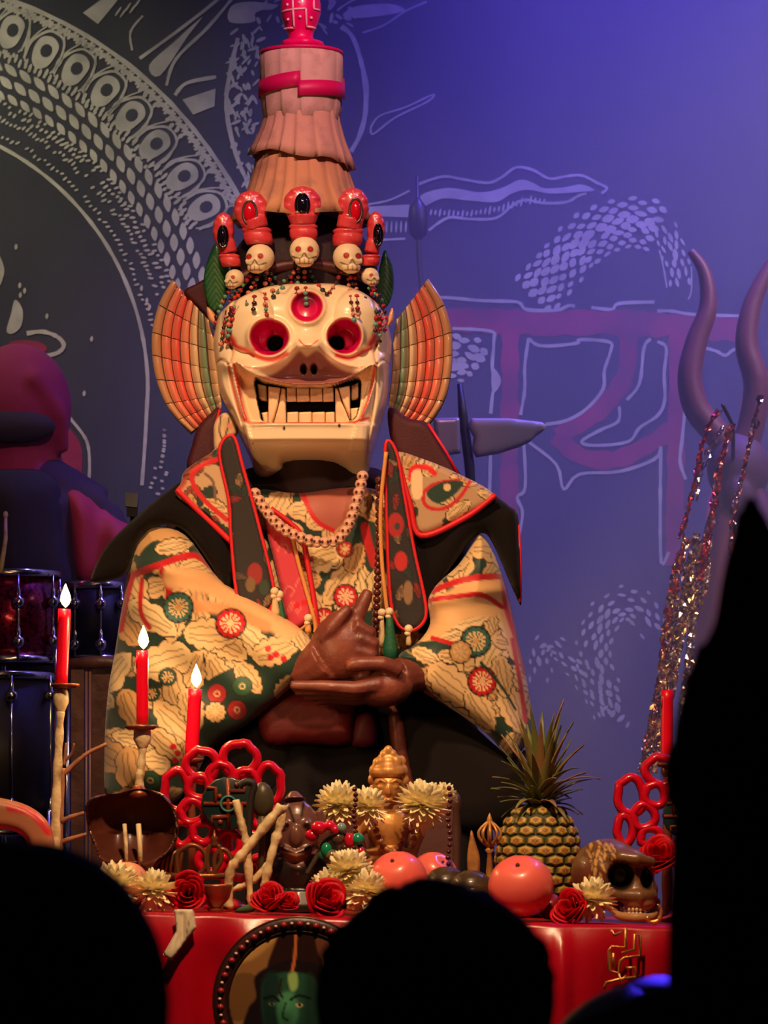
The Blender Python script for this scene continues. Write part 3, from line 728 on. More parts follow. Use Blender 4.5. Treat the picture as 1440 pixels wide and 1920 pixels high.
# joined gloved hands
h = MB()
h.add(*tube([(560, 1262, 150), (590, 1250, 165), (612, 1235, 175)], [34, 40, 46], 12))                 # wrist
h.add(*sphere((642, 1212, 180), (58, 62, 40), 18, 12)); h.add(*sphere((640, 1180, 182), (36, 36, 28), 14, 10))
h.add(*tube([(655, 1185, 190), (672, 1150, 192), (682, 1128, 190), (690, 1110, 188)], [19, 15, 13, 10], 10))   # raised finger
for k, (x, y) in enumerate(((690, 1196), (696, 1216), (692, 1236), (684, 1252))):                         # curled fingers
    h.add(*tube([(x - 26, y - 22 + 3 * k, 205), (x + 4, y - 8, 200), (x + 3, y + 12, 188), (x - 18, y + 18, 182)], [13, 13, 12, 10], 8))
h.add(*tube([(606, 1200, 200), (622, 1180, 212), (640, 1158, 210), (655, 1142, 205)], [15, 15, 13, 10], 8))
fuse(h, 3.6, 3).build('gloved_hand', M_glove, per, label='closed brown gloved hand with one raised finger')
h = MB()
h.add(*tube([(800, 1262, 120), (770, 1264, 135), (745, 1270, 150)], [32, 33, 36], 12)); h.add(*sphere((715, 1288, 165), (58, 38, 42), 18, 12))
h.add(*tube([(748, 1258, 195), (716, 1246, 210), (678, 1247, 214), (650, 1251, 212)], [16, 14, 13, 11], 10))            # thumb
for k, (tx, ty, td) in enumerate(((548, 1286, 205), (556, 1297, 196), (572, 1307, 186), (592, 1316, 174))):
    h.add(*tube([(712, 1284 + 6 * k, 195 - 9 * k), (665, 1292 + 6 * k, 205 - 9 * k), (610, 1288 + 7 * k, td + 3), (tx, ty, td)], [16, 14, 12, 9], 8))
fuse(h, 3.6, 2).build('gloved_hand', M_glove, per, label='open brown gloved hand with flat fingers underneath')

# ------------------------------------------------------------------ skull bead necklace and dark mala
def skull_bead(c, r):
    """px-space small skull facing the viewer"""
    m = MB(); m.add(*sphere(c, (r, r * 0.95, r), 10, 8)); m.add(*sphere((c[0], c[1] + r * 0.62, c[2] + r * 0.35), (r * 0.6, r * 0.42, r * 0.55), 8, 6)); return m
nk = thing('skull_necklace', 'necklace of small carved bone skull beads hanging on the performer chest', 'necklace', 600, 1020, 0.0, d=90)
P = crom([(478, 925), (495, 952), (522, 985), (560, 1006), (598, 1016), (632, 1012), (652, 988), (664, 955), (674, 920), (680, 893)], 12)
L = np.concatenate([[0], np.cumsum(np.linalg.norm(np.diff(P, axis=0), axis=1))])
for i in range(22):
    s = L[-1] * i / 21; x = np.interp(s, L, P[:, 0]); y = np.interp(s, L, P[:, 1]); d = 100 + 14 * math.sin(math.pi * i / 21)
    r = 11.5; sb = skull_bead((x, y, d), r)
    cb = const((232, 190, 160))
    mb = MB(); mb.add(sb.v, sb.f, lin((214, 164, 136)))
    b = mb.build('bead', M_bone, nk)
    e = MB()
    for k in (-1, 1): e.add(*sphere((x + k * r * 0.4, y - 0.5, d + r * 0.8), (3.2, 3.4, 3), 6, 5))
    e.build('eye_hole', mat('burnt_umber', (96, 30, 30), 0.6), b)
ml = thing('wooden_mala', 'string of dark brown round wooden beads hanging down the robe front', 'beads', 706, 1250, 0.0, d=100)
for i in range(27):
    y = 900 + i * 13.2; x = 706 + 5 * math.sin(y / 120.0)
    mb = MB(); mb.add(*sphere((x, y, 118 + (6 if y > 1150 else 0)), 7.6, 10, 8), lin((84, 34, 32))); mb.build('bead', M_bead, ml)
# ------------------------------------------------------------------ carved mask with crown
mk = thing('carved_mask', 'large cream fanged mask with three red eyes, fan ears and five skull crown', 'mask', 575, 890, 0.0)
OUT = [(447, 560), (500, 534), (577, 526), (650, 532), (700, 560), (722, 590), (735, 640), (730, 690), (727, 740), (712, 800), (697, 850), (686, 884), (662, 884), (645, 872), (617, 862), (540, 862), (530, 874), (505, 890), (480, 886), (466, 851), (438, 790), (412, 735), (404, 685), (398, 640), (406, 595), (425, 572)]
MOUTH = crom([(443, 692), (470, 708), (495, 718), (540, 728), (578, 731), (620, 728), (660, 718), (699, 695), (701, 720), (692, 750), (680, 780), (662, 797), (580, 799), (480, 799), (466, 788), (455, 750)], 4, True)
CAV = crom([(480, 716), (500, 722), (540, 730), (578, 732), (620, 730), (672, 714), (676, 740), (672, 772), (655, 793), (578, 795), (500, 795), (488, 775), (482, 745)], 4, True)
def g2(X, Y, cx, cy, rx, ry): return np.exp(-(((X - cx) / rx) ** 2 + ((Y - cy) / ry) ** 2))
def dome(X, Y, cx, cy, rx, ry): return np.sqrt(np.clip(1 - ((X - cx) / rx) ** 2 - ((Y - cy) / ry) ** 2, 0, 1))
def sstep(a, b, v): t = np.clip((v - a) / (b - a), 0, 1); return t * t * (3 - 2 * t)
EYES = ((508.5, 644, 34.5, 31.5, 517.5, 649, 15.5), (646, 642, 30.5, 30.5, 631, 649, 14.5))
CHEEKS = ([(432, 688), (462, 698), (492, 700), (520, 692), (545, 676), (560, 664)], [(706, 688), (684, 698), (660, 698), (634, 690), (612, 676), (600, 664)])
GROOVES = ([(452, 556), (436, 596), (432, 640), (440, 668), (436, 690)], [(404, 682), (418, 680), (431, 690)], [(694, 556), (706, 596), (708, 640), (700, 668), (704, 690)], [(731, 682), (718, 680), (707, 690)], [(432, 692), (442, 742), (458, 800), (470, 850)], [(706, 692), (702, 742), (694, 800), (688, 848)])
def relief(X, Y, dist):
    h = 40 + 108 * np.sqrt(np.clip(1 - np.abs((X - 568) / 180) ** 3.2, 0.02, 1))
    h -= 70 * np.clip((600 - Y) / 75, 0, 1) ** 2
    h += 26 * dome(X, Y, 468, 608, 48, 62) + 26 * dome(X, Y, 672, 606, 46, 60) + 20 * g2(X, Y, 577, 630, 34, 60)
    for cx, cy, rx, ry, qx, qy, qr in EYES:
        r = np.hypot((X - cx) / rx, (Y - cy) / ry)
        h += 13 * np.exp(-((r - 1.12) / 0.14) ** 2) - 34 * sstep(1.02, 0.55, r) * 1.0
        h -= 30 * sstep(1.05, 0.8, np.hypot(X - qx, Y - qy) / qr)
    r = np.hypot((X - 577) / 29, (Y - 586) / 30); h += 8 * np.exp(-((r - 1.1) / 0.15) ** 2) - 16 * sstep(1.02, 0.6, r)
    for C in CHEEKS: h += 26 * np.exp(-(dist_poly(crom(C, 4), X, Y, False) / 17.0) ** 2)
    h += 30 * g2(X, Y, 580, 664, 26, 20) - 16 * g2(X, Y, 580, 712, 90, 14)
    for x in (570.5, 589.6): h -= 16 * sstep(1.1, 0.6, np.hypot((X - x) / 6.5, (Y - 700) / 9))
    im = inside(MOUTH, X, Y); dm = dist_poly(MOUTH, X, Y); ic = inside(CAV, X, Y); dc = dist_poly(CAV, X, Y)
    h -= np.where(im, np.clip(dm / 5, 0, 1) * 24, 0); h -= np.where(ic, np.clip(dc / 4, 0, 1) * 62, 0)
    h += 10 * np.exp(-((dm) / 7.0) ** 2) * (~im)
    ch = sstep(797, 806, Y); h += 26 * ch * np.clip((740 - X) / 60, 0, 1) * np.clip((X - 440) / 40, 0, 1)
    h -= 120 * sstep(832, 880, Y) + 14 * sstep(831, 836, Y)
    # jaw side plates stand a little proud
    h += 9 * sstep(680, 690, Y) * (np.abs(X - 568) > 132 - (Y - 690) * 0.28) * (Y < 850)
    for C in GROOVES: h -= 9 * np.exp(-(dist_poly(crom(C, 4) if len(C) > 2 else C, X, Y, False) / 2.6) ** 2)
    e = np.clip(dist / 14, 0, 1)
    return h * np.sqrt(np.clip(1 - (1 - e) ** 2, 0, 1))
CREAM = (236, 212, 176)
p = Paint(CREAM)
p.poly([(478, 716), (510, 712), (540, 694), (563, 673), (577, 681), (598, 672), (622, 692), (650, 706), (684, 710), (672, 722), (640, 730), (580, 734), (520, 730), (490, 722)], (150, 88, 84), soft=5)  # painted nose zone, its purple tone also holds the shadow under the nose
for C in CHEEKS: p.line([(q[0], q[1] + 1) for q in C[1:]], 3, (206, 120, 96), soft=3)
p.line([(434, 640), (446, 658), (470, 668), (490, 680), (515, 686), (540, 676)], 8, (226, 70, 66), soft=5); p.line([(705, 640), (692, 660), (676, 670), (655, 682), (632, 678)], 8, (226, 70, 66), soft=5)
p.line([(430, 636), (440, 650)], 14, (214, 60, 60), soft=8); p.line([(704, 640), (696, 652)], 14, (214, 60, 60), soft=8)
for cx, cy, rx, ry, qx, qy, qr in EYES:
    p.disc(cx, cy, rx * 1.07, (240, 110, 96), ry * 1.07, 4); p.disc(cx, cy, rx, (206, 2, 88), ry); p.disc(qx, qy, qr, (8, 6, 10))
p.disc(577, 586, 31, (236, 120, 100), 32, 4); p.disc(577, 586, 28.5, (196, 2, 76), 29.5); p.disc(577, 570, 18, (120, 20, 50), 14, 9)
p.line([(563, 651), (570, 661), (580, 665), (590, 661), (598, 652)], 2.6, (206, 60, 40))
for x in (570.5, 589.6): p.disc(x, 700, 6, (14, 8, 8), 8.5)
p.poly(MOUTH, (234, 206, 160), smooth=0); p.poly(CAV, (12, 8, 10), smooth=0)
p.line([(443, 694), (452, 740), (464, 786), (480, 798), (580, 800), (664, 797), (682, 776), (694, 740), (702, 696)], 5.5, (224, 52, 52), soft=3)
p.line([(432, 695), (444, 745), (462, 795), (500, 801)], 5, (222, 70, 62), soft=3); p.line([(690, 790), (664, 799)], 5, (222, 70, 62), soft=3)
p.disc(535.5, 812, 2.4, (20, 12, 10), 4); p.disc(637, 807, 2.4, (20, 12, 10), 4)
p.line([(452, 585), (440, 605), (436, 625)], 2, (150, 120, 84)); p.line([(600, 540), (606, 560)], 3, (214, 140, 110), soft=4); p.line([(548, 542), (536, 558), (526, 556)], 3, (190, 160, 120), soft=4)
for C in GROOVES: p.line(C, 2.0, (150, 104, 80), soft=2.5)
fo = inflate(MB(), OUT, 100, R=60, base=-20, res=1.9, back=60, paint=p, field=relief).build('face', M_mask, mk)
M_tooth = mat('ivory_tooth', (240, 206, 160), 0.35, coat=0.3, noise=(40, (224, 176, 132), 0.5, 0.8)); M_gap = mat('tooth_line', (176, 90, 44), 0.6)
def tooth(P, d, dep=9):
    o = inflate(MB(), P, dep, R=2.6, base=d, res=1.7, smooth=0).build('tooth', M_tooth, mk)
up = [537, 556, 581, 605, 626]
for a, b in zip(up[:-1], up[1:]): tooth([(a + .3, 726), (b - .3, 726), (b - .3, 753), (a + .3, 754)], 86 + 3 * (1 - abs((a + b) / 2 - 580) / 45))
lo = [538, 560, 585, 610, 628]
for a, b in zip(lo[:-1], lo[1:]): tooth([(a + .3, 773), (b - .3, 772), (b - .3, 797), (a + .3, 797)], 88)
tooth([(481, 718), (501, 723), (502, 753), (490, 752), (484, 746)], 68); tooth([(658, 722), (673, 716), (673, 747), (667, 750), (658, 751)], 68)
tooth([(490, 774), (503, 772), (504, 796), (494, 793)], 76); tooth([(656, 766), (673, 764), (670, 782), (658, 794)], 76)
tooth([(503, 724), (527, 727), (521, 762), (511, 797), (503, 797)], 88, 11); tooth([(527.6, 727), (536, 729), (537, 797), (511.8, 797), (521.8, 762)], 86, 11)
tooth([(634, 727), (656, 722), (657, 790), (650, 772), (641, 752)], 88, 11); tooth([(628, 728), (633.4, 727), (640.4, 752), (649.4, 772), (657, 792), (657, 797), (629, 797)], 86, 11)

# fan ears: every ribbed panel its own piece
RINGS = [(200, 140, 104), (236, 110, 92), (232, 66, 66), (238, 128, 104), (226, 190, 150), (92, 140, 112), (200, 160, 122)]
def fan(outer, inner, label):
    Oc = crom(outer, 8); Ic = crom(inner, 8)
    def at(C, t):
        q = t * (len(C) - 1); i = min(int(q), len(C) - 2); return C[i] + (C[i + 1] - C[i]) * (q - i)
    def pt(u, t):
        q = at(Oc, t) * (1 - u) + at(Ic, t) * u
        return q, -46 + 60 * u - 18 * math.sin(math.pi * u)
    plate = MB(); nu, nt = 15, 25; V = []; Fc = []
    for k in (0, 1):
        for i in range(nu):
            for j in range(nt):
                q, d = pt(i / (nu - 1), j / (nt - 1)); V.append((q[0], q[1], d - 2 - 7 * k))
    m = nu * nt
    for i in range(nu - 1):
        for j in range(nt - 1):
            a = i * nt + j; Fc.append((a, a + 1, a + nt + 1, a + nt)); Fc.append((a + m, a + m + nt, a + m + nt + 1, a + m + 1))
    for j in range(nt - 1):
        for a in (j, (nu - 1) * nt + j): Fc.append((a, a + 1, a + 1 + m, a + m))
    for i in range(nu - 1):
        for a in (i * nt, i * nt + nt - 1): Fc.append((a, a + nt, a + nt + m, a + m))
    plate.add(V, Fc, lin((96, 58, 46)))
    po = plate.build('ear_fan', M_mask, mk, label=label)
    tb = [0, .17, .32, .46, .60, .74, .87, 1.0]; ub = [0, .15, .30, .44, .58, .72, .86, 1.0]
    for i in range(7):
        for j in range(7):
            mb = MB(); V = []; C = []; Fc = []; K = 5
            c0 = np.array(lin(RINGS[i])); c1 = np.array(lin((236, 186, 140)))
            for a in range(K):
                for b in range(K):
                    fa, fb = a / (K - 1), b / (K - 1)
                    q, d = pt(ub[i] + (ub[i + 1] - ub[i]) * (0.025 + 0.95 * fa), tb[j] + (tb[j + 1] - tb[j]) * (0.015 + 0.97 * fb))
                    edge = min(fa, 1 - fa, (fb) * 2, (1 - fb) * 2)
                    V.append((q[0], q[1], d - 2 + 8.0 * math.sin(math.pi * min(fa, 1 - fa)) ** 0.5 * (0.7 + 0.3 * min(1, 5 * min(fb, 1 - fb))) if 0 < fa < 1 else d - 3))
                    C.append(tuple(c0 * fa + (c0 * 0.55 + c1 * 0.45) * (1 - fa)))
            for a in range(K - 1):
                for b in range(K - 1):
                    q = a * K + b; Fc.append((q, q + 1, q + K + 1, q + K))
            mb.add(V, Fc, C); mb.build('rib_panel', M_mask, po)
fan([(323, 523), (300, 562), (286, 612), (284, 655), (290, 702), (306, 750), (330, 785), (357, 812)], [(392, 602), (399, 625), (404, 650), (408, 690), (411, 715), (414, 738), (416, 752), (416, 766)], 'ribbed fan ear on the candle side')
fan([(803, 521), (830, 562), (846, 612), (849, 655), (846, 700), (836, 745), (815, 783), (790, 810)], [(744, 600), (739, 625), (736, 650), (735, 690), (733, 715), (731, 735), (729, 750), (728, 762)], 'ribbed fan ear on the lettering side')
inflate(MB(), [(344, 548), (368, 532), (394, 522), (410, 560), (404, 604), (390, 600), (368, 575)], 8, R=8, base=-34, res=3).build('ear_back', M_maroon, mk)
# dark hair cap behind the crown, green leaves
mb = MB(); mb.add(*sphere((570, 515, -30), (140, 118, 96), 28, 18)); fuse(mb, 8, 1).build('dark_cap', mat('black_cap', (34, 10, 16), 0.7, bump=(80, 0.4)), mk)
mb = MB(); mb.add(*tube([(*q, 58) for q in crom([(452, 522), (490, 508), (570, 496), (650, 506), (690, 522)], 6)], 12, 10)); mb.build('crown_band', mat('crown_band_maroon', (70, 18, 24), 0.5, bump=(40, 0.5)), mk)
def leafpart(P, tip, base_):
    pl = Paint((30, 92, 52))
    for t in np.linspace(0.1, 0.9, 8):
        c = np.array(base_) * (1 - t) + np.array(tip) * t; pl.line([c, c + np.array([16, 26])], 1.2, (120, 150, 80)); pl.line([c, c + np.array([-16, 26])], 1.2, (100, 136, 74))
    inflate(MB(), P, 9, R=18, base=lambda X, Y: -8 + 0 * X, res=2.4, paint=pl).build('leaf', M_leaf, mk)
leafpart([(406, 455), (392, 480), (382, 520), (386, 560), (400, 584), (422, 570), (430, 520), (424, 480)], (400, 470), (408, 580))
leafpart([(722, 468), (736, 500), (738, 540), (728, 572), (710, 580), (704, 540), (712, 500)], (724, 480), (716, 575))
# little cheek horns of bone at the temples
for P in ([(388, 575), (392, 600), (408, 612), (404, 590)], [(736, 577), (738, 600), (724, 616), (728, 592)]):
    inflate(MB(), P, 8, R=6, base=40, res=2.4, paint=Paint((236, 170, 130))).build('temple_point', M_mask, mk)

# five crown spikes: lobed head with gem, collar, skull
def spike(head, hr, gem, gr, red_gem, collar, cw, skull, sr, d, turn, label):
    hx, hy = head
    ax = np.array([collar[0] - hx, collar[1] - hy], float); ang = math.atan2(ax[0], ax[1])
    m = MB(); m.add(*sphere((hx, hy, d), (hr[0] * 1.02, hr[1] * 1.02, 17), 20, 14))
    for k in range(7):
        a = math.pi * (0.95 + 1.1 * k / 6); m.add(*sphere((hx + hr[0] * 0.72 * math.cos(a), hy + hr[1] * 0.74 * math.sin(a), d), (hr[0] * .33, hr[1] * .3, 14), 10, 8))
    m.add(*tube([(hx + ax[0] * .4, hy + ax[1] * .4, d), (collar[0] - ax[0] * .15, collar[1] - ax[1] * .22, d)], [hr[0] * .85, cw * .82], 14))
    o = fuse(m, 2.6, 3).build('crown_spike', M_crown, mk, label=label)
    c = MB(); cx, cy = collar; h = cw * 0.9
    prof = [(cw * .82, cy - h * .55), (cw, cy - h * .42), (cw * 1.0, cy - h * .28), (cw * .9, cy - h * .2), (cw * .97, cy - h * .08), (cw * .96, cy + h * .3), (cw * .85, cy + h * .7)]
    sk = (skull[0] - hx) / max(1, skull[1] - hy)
    c.add(*lathe([(r, y, (y - cy) * sk) for r, y in prof], cx, d, 20, 0.7)); c.build('collar', M_crown, o)
    g = MB(); g.add(*sphere((gem[0], gem[1], d + 18), (gr[0], gr[1], 9), 14, 10)); g.build('gem', M_gemred if red_gem else M_gemdark, o)
    ring = MB(); ring.add(*tube([(gem[0] + (gr[0] + 1.5) * math.cos(t), gem[1] + (gr[1] + 2) * math.sin(t), d + 19 - 3 * abs(math.cos(t))) for t in np.linspace(0, 2 * math.pi, 20)[:-1]], 2.6, 6, closed=True)); ring.build('gem_setting', M_silver if red_gem else M_gemdark, o)
    sx, sy = skull; s = MB(); s.add(*sphere((sx, sy, d + 6), (sr, sr * .95, sr * .95), 18, 12)); s.add(*sphere((sx + turn * sr * .3, sy + sr * .72, d + 6 + sr * .3), (sr * .66, sr * .42, sr * .6), 14, 8)); s.add(*tube([(sx + turn * sr * .2 - sr * .75, sy + sr * .35, d + 6 + sr * .35), (sx + turn * sr * .35, sy + sr * .3, d + 6 + sr * .8), (sx + turn * sr * .2 + sr * .75, sy + sr * .35, d + 6 + sr * .35)], sr * .22, 8))
    pp = Paint((236, 212, 172)); ex = turn * sr * .45
    if abs(turn) < 0.9:
        for k in (-1, 1): pp.disc(sx + ex + k * sr * .4, sy + 0.02 * sr, sr * .2, (120, 20, 20)); pp.disc(sx + ex + k * sr * .4, sy + 0.02 * sr, sr * .12, (214, 40, 40))
    else: pp.disc(sx + ex * .3, sy, sr * .22, (120, 20, 20)); pp.disc(sx + ex * .3, sy, sr * .13, (214, 40, 40))
    pp.line([(sx + ex - sr * .8, sy + sr * .45), (sx + ex - sr * .25, sy + sr * .6), (sx + ex, sy + sr * .28), (sx + ex + sr * .25, sy + sr * .6), (sx + ex + sr * .8, sy + sr * .45)], 2.0, (60, 30, 24)); pp.line([(sx + ex - sr * .5, sy + sr * .95), (sx + ex + sr * .5, sy + sr * .95)], 1.8, (190, 60, 40))
    for k in (-.3, 0, .3): pp.line([(sx + ex + k * sr, sy + sr * .65), (sx + ex + k * sr, sy + sr * .95)], 1.5, (110, 60, 40))
    fuse(s, 1.8, 2, paint=lambda A: pp(A[:, 0], A[:, 1])).build('small_skull', M_bone, o)
spike((419, 432), (20, 33), (418, 444), (7, 18), False, (431, 487), 20, (440, 522), 18, 66, -1.0, 'outermost red crown spike on the candle side')
spike((470, 392), (31, 34), (468, 399), (11, 20), True, (483, 441), 28, (488, 483), 27, 78, -0.8, 'red crown spike with red gem on the candle side')
spike((567, 384), (35, 34), (567, 384), (11, 18), False, (569, 434), 27, (571, 470), 28, 96, 0.0, 'middle red crown spike with black gem')
spike((662, 387), (29, 34), (667, 395), (10, 20), True, (652, 443), 29, (652, 482), 28, 78, 0.7, 'red crown spike with red gem on the lettering side')
spike((705, 430), (17, 33), (709, 441), (5.5, 18), False, (695, 487), 18, (694, 518), 17, 66, 1.0, 'outermost red crown spike on the lettering side')
# strings of tiny beads hanging from the crown skulls over the brow
BC = [(190, 44, 40), (96, 150, 138), (60, 22, 24), (206, 120, 96), (40, 60, 60), (150, 30, 34)]
rr = random.Random(9)
def strand(P, dfun, n):
    C = crom(P, 8); L = np.concatenate([[0], np.cumsum(np.linalg.norm(np.diff(C, axis=0), axis=1))])
    o = MB(); pts = []
    for i in range(n):
        s = L[-1] * i / max(1, n - 1); x = np.interp(s, L, C[:, 0]) + rr.uniform(-.8, .8); y = np.interp(s, L, C[:, 1]); pts.append((x, y, dfun(x, y)))
    o.add(*tube(pts, 0.9, 5)); so = o.build('bead_string', M_string, mk)
    for q in pts:
        mb = MB(); r = rr.uniform(3.8, 5.4); mb.add(*sphere(q, (r, r * 0.9, r), 8, 6), lin(rr.choice(BC))); mb.build('bead', M_bead, so)
def sfd(x, y):
    X = np.array([float(x)]); Y = np.array([float(y)])
    h = relief(X, Y, np.array([float(dist_poly(crom(OUT, 5, True), X, Y)[0])]))[0] - 20 if inside(crom(OUT, 5, True), X, Y)[0] else 40
    return float(max(h + 14, 70 if y < 560 else 24))
for P, n in (([(488, 512), (470, 540), (462, 570)], 9), ([(500, 512), (496, 545), (500, 590)], 11), ([(478, 510), (452, 540), (440, 580), (432, 620)], 15), ([(440, 545), (428, 575), (420, 610), (414, 645)], 13), ([(448, 545), (440, 580), (426, 600)], 8),
             ([(562, 498), (560, 520), (556, 552)], 8), ([(571, 500), (572, 530), (574, 570)], 10), ([(580, 498), (586, 520), (612, 552)], 9), ([(640, 510), (628, 535), (618, 548)], 7), ([(652, 512), (656, 545), (664, 600)], 11), ([(664, 510), (668, 540), (672, 590)], 10),
             ([(672, 508), (700, 540), (712, 570), (716, 610)], 14), ([(692, 540), (706, 575), (704, 620)], 10), ([(560, 500), (530, 530), (520, 548)], 8), ([(500, 505), (520, 525), (530, 540)], 6), ([(436, 540), (420, 560), (408, 590), (404, 615)], 11), ([(444, 548), (436, 570), (430, 600), (426, 640)], 12), ([(484, 512), (478, 545), (476, 580)], 9), ([(490, 508), (508, 528), (512, 556)], 8), ([(696, 536), (714, 560), (722, 590), (722, 618)], 11), ([(700, 540), (710, 580), (712, 640)], 12), ([(658, 508), (660, 530), (684, 560)], 8), ([(566, 498), (548, 516), (546, 530)], 6)):
    strand(P, sfd, max(4, int(n * .85)))

# ------------------------------------------------------------------ tall pleated hat
hat = thing('tiered_hat', 'tall pleated beige cloth hat with pink band and round pink finial', 'hat', 570, 420, 0.0)
def pleat(prof, n, amp, skew, name, c, cx, lean, hem=0.0):
    mb = MB(); N = 144; V = []; Cc = []
    for i, (r, y) in enumerate(prof):
        k = i / (len(prof) - 1)
        for j in range(N):
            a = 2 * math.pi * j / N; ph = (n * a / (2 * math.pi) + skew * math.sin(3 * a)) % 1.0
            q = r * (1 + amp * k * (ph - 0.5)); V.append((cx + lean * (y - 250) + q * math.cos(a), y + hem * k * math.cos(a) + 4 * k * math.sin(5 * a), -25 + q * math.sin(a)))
            cc = np.array(lin(c)); Cc.append(tuple(cc * (0.72 + 0.28 * min(1, ph * 3))))  # crease shade put into the colour: darker in each pleat's inner fold
    Fc = [(i * N + j, i * N + (j + 1) % N, (i + 1) * N + (j + 1) % N, (i + 1) * N + j) for i in range(len(prof) - 1) for j in range(N)]
    m = len(V); k = len(prof) * N; V2 = []
    for (x, y, d) in V: V2.append((cx + (x - cx) * 0.955, y - 1, -25 + (d + 25) * 0.955))
    Fc += [(k + f[3], k + f[2], k + f[1], k + f[0]) for f in Fc]
    for j in range(N): a = (len(prof) - 1) * N + j; b = (len(prof) - 1) * N + (j + 1) % N; Fc.append((a, b, b + k, a + k)); Fc.append((j, j + k, (j + 1) % N + k, (j + 1) % N))
    mb.add(V + V2, Fc, Cc + Cc); return mb.build(name, M_hat, hat)
BE = (214, 176, 150)
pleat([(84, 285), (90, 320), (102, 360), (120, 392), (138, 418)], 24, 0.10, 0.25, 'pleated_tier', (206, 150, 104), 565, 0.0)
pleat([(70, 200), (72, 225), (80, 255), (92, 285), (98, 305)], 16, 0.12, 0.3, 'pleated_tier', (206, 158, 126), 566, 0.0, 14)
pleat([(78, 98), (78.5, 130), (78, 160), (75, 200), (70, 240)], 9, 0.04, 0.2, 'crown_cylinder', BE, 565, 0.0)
mb = MB(); mb.add(*lathe([(10, 96), (76, 97), (79, 98), (79.5, 104), (78, 104)], 565, -25, 40)); mb.build('top_rim', M_pinkband, hat)
for a0, a1, dy in ((0.0, math.pi * 0.52, 6), (math.pi * 0.5, math.pi * 2.0, -3)):
    V = []; n = 30
    for y in (150, 178):
        for i in range(n):
            a = a0 + (a1 - a0) * i / (n - 1); sl_ = (8 * math.cos(a) * (1 if dy > 0 else -1)) if dy > 0 else -9 * math.cos(a) * (math.sin(a) > 0)
            for R_ in (79.2, 81.2): V.append((565 + R_ * math.cos(a), y + dy + (2 if dy > 0 else 0) + (9 * -math.cos(a) if dy < 0 and math.cos(a) < 0 else 0) - (6 * math.cos(a) if dy > 0 else 0), -25 + R_ * math.sin(a)))
    Fc = []
    for i in range(n - 1):
        a, b = 2 * i, 2 * i + 2; t = 2 * n
        Fc += [(a + 1, b + 1, b + 1 + t, a + 1 + t), (a, a + t, b + t, b), (a, b, b + 1, a + 1), (a + t, a + 1 + t, b + 1 + t, b + t)]
    Fc += [(0, 1, 1 + 2 * n, 2 * n), (2 * n - 2, 4 * n - 2, 4 * n - 1, 2 * n - 1)]
    mb = MB(); mb.add(V, Fc); mb.build('ribbon_band', M_pinkband, hat)
mb = MB(); prof = [(31, 97), (33, 92), (33, 84), (30, 78), (24, 74), (23, 68), (26, 58), (33, 44), (38, 26), (38, 8), (33, -12), (22, -30), (8, -44), (3, -60), (1, -66)]
mb.add(*lathe(prof, 564, -25, 28)); fin = mb.build('finial', M_pink, hat)
kn = MB(); kn.add(*lathe([(26, 92), (36, 90), (40, 85), (38, 79), (30, 76)], 566, -25, 24, 1.0, lambda a, i: 1 + 0.06 * math.cos(5 * a))); kn.build('knotted_ring', M_pink, fin)
fr = MB()
def on_bulb(x, y):
    r = np.interp(y, [q[1] for q in prof[::-1]], [q[0] for q in prof[::-1]]); dx = min(abs(x - 564), r * .98); return -25 + math.sqrt(r * r - dx * dx) + 0.5
for Pl in ([(549, -20), (549.5, 20), (551.5, 53)], [(527, 21), (550, 20), (574, 19)], [(574, 19), (575, 51), (592, 51)], [(532, 51), (552, 53)], [(588, -14), (589, 18), (600, 18)], [(574, -8), (588, -10)], [(528, -4), (549, -5)]):
    Q = [];
    for a, b in zip(Pl[:-1], Pl[1:]):
        for t in np.linspace(0, 1, 6): Q.append((a[0] + (b[0] - a[0]) * t, a[1] + (b[1] - a[1]) * t))
    fr.add(*tube([(x, y, on_bulb(x, y)) for x, y in Q], 2.1, 6))
for x, y in ((539, 10), (540, 37), (562, 8), (563, 34), (584, 35)): fr.add(*sphere((x, y, on_bulb(x, y)), (3, 3, 2), 8, 5))
fr.build('cream_fretwork', mat('cream_enamel', (240, 190, 180), 0.5), fin)
# ------------------------------------------------------------------ altar table and red cloth
YF = -1.2; YBK = -0.52; SF = sc_of(YF)
def ztop(x): return ZC - (1712 + (720 + x / SF - 240) * 0.0285 - HY) * SF
def on_table(px, y0): return HY + (ZC - ztop((px - 720) * sc_of(y0)) - 0.003) / sc_of(y0)
X0, X1 = -0.80, 0.80
M_wood = mat('dark_wood', (70, 42, 30), 0.55, noise=(12, (48, 28, 22), 0.4, 0.7), bump=(60, 0.2))
tb = bpy.data.objects.new('altar_table', None); COL.objects.link(tb); tb.location = (0, (YF + YBK) / 2, 0)
tag(tb, 'low wooden altar table hidden under the red cloth', 'table')
mb = MB(world=True); V = []
for (x, y) in ((X0, YF + .012), (X1, YF + .012), (X1, YBK - .012), (X0, YBK - .012)):
    V.append((x, y, ztop(x) - 0.006)); V.append((x, y, ztop(x) - 0.04))
mb.add(V, [(0, 2, 4, 6), (1, 7, 5, 3), (0, 1, 3, 2), (2, 3, 5, 4), (4, 5, 7, 6), (6, 7, 1, 0)]); mb.build('table_top', M_wood, tb, False)
for x in (X0 + .05, X1 - .05):
    for y in (YF + .07, YBK - .07): boxw(MB(world=True), x - .025, x + .025, y - .025, y + .025, 0.0, ztop(x) - 0.04).build('leg', M_wood, tb, False)
M_satin = mat('red_satin', (168, 4, 28), 0.3, bump=(30, 0.12), spec=0.5)
cl = MB(world=True); nx = 161; rows = []
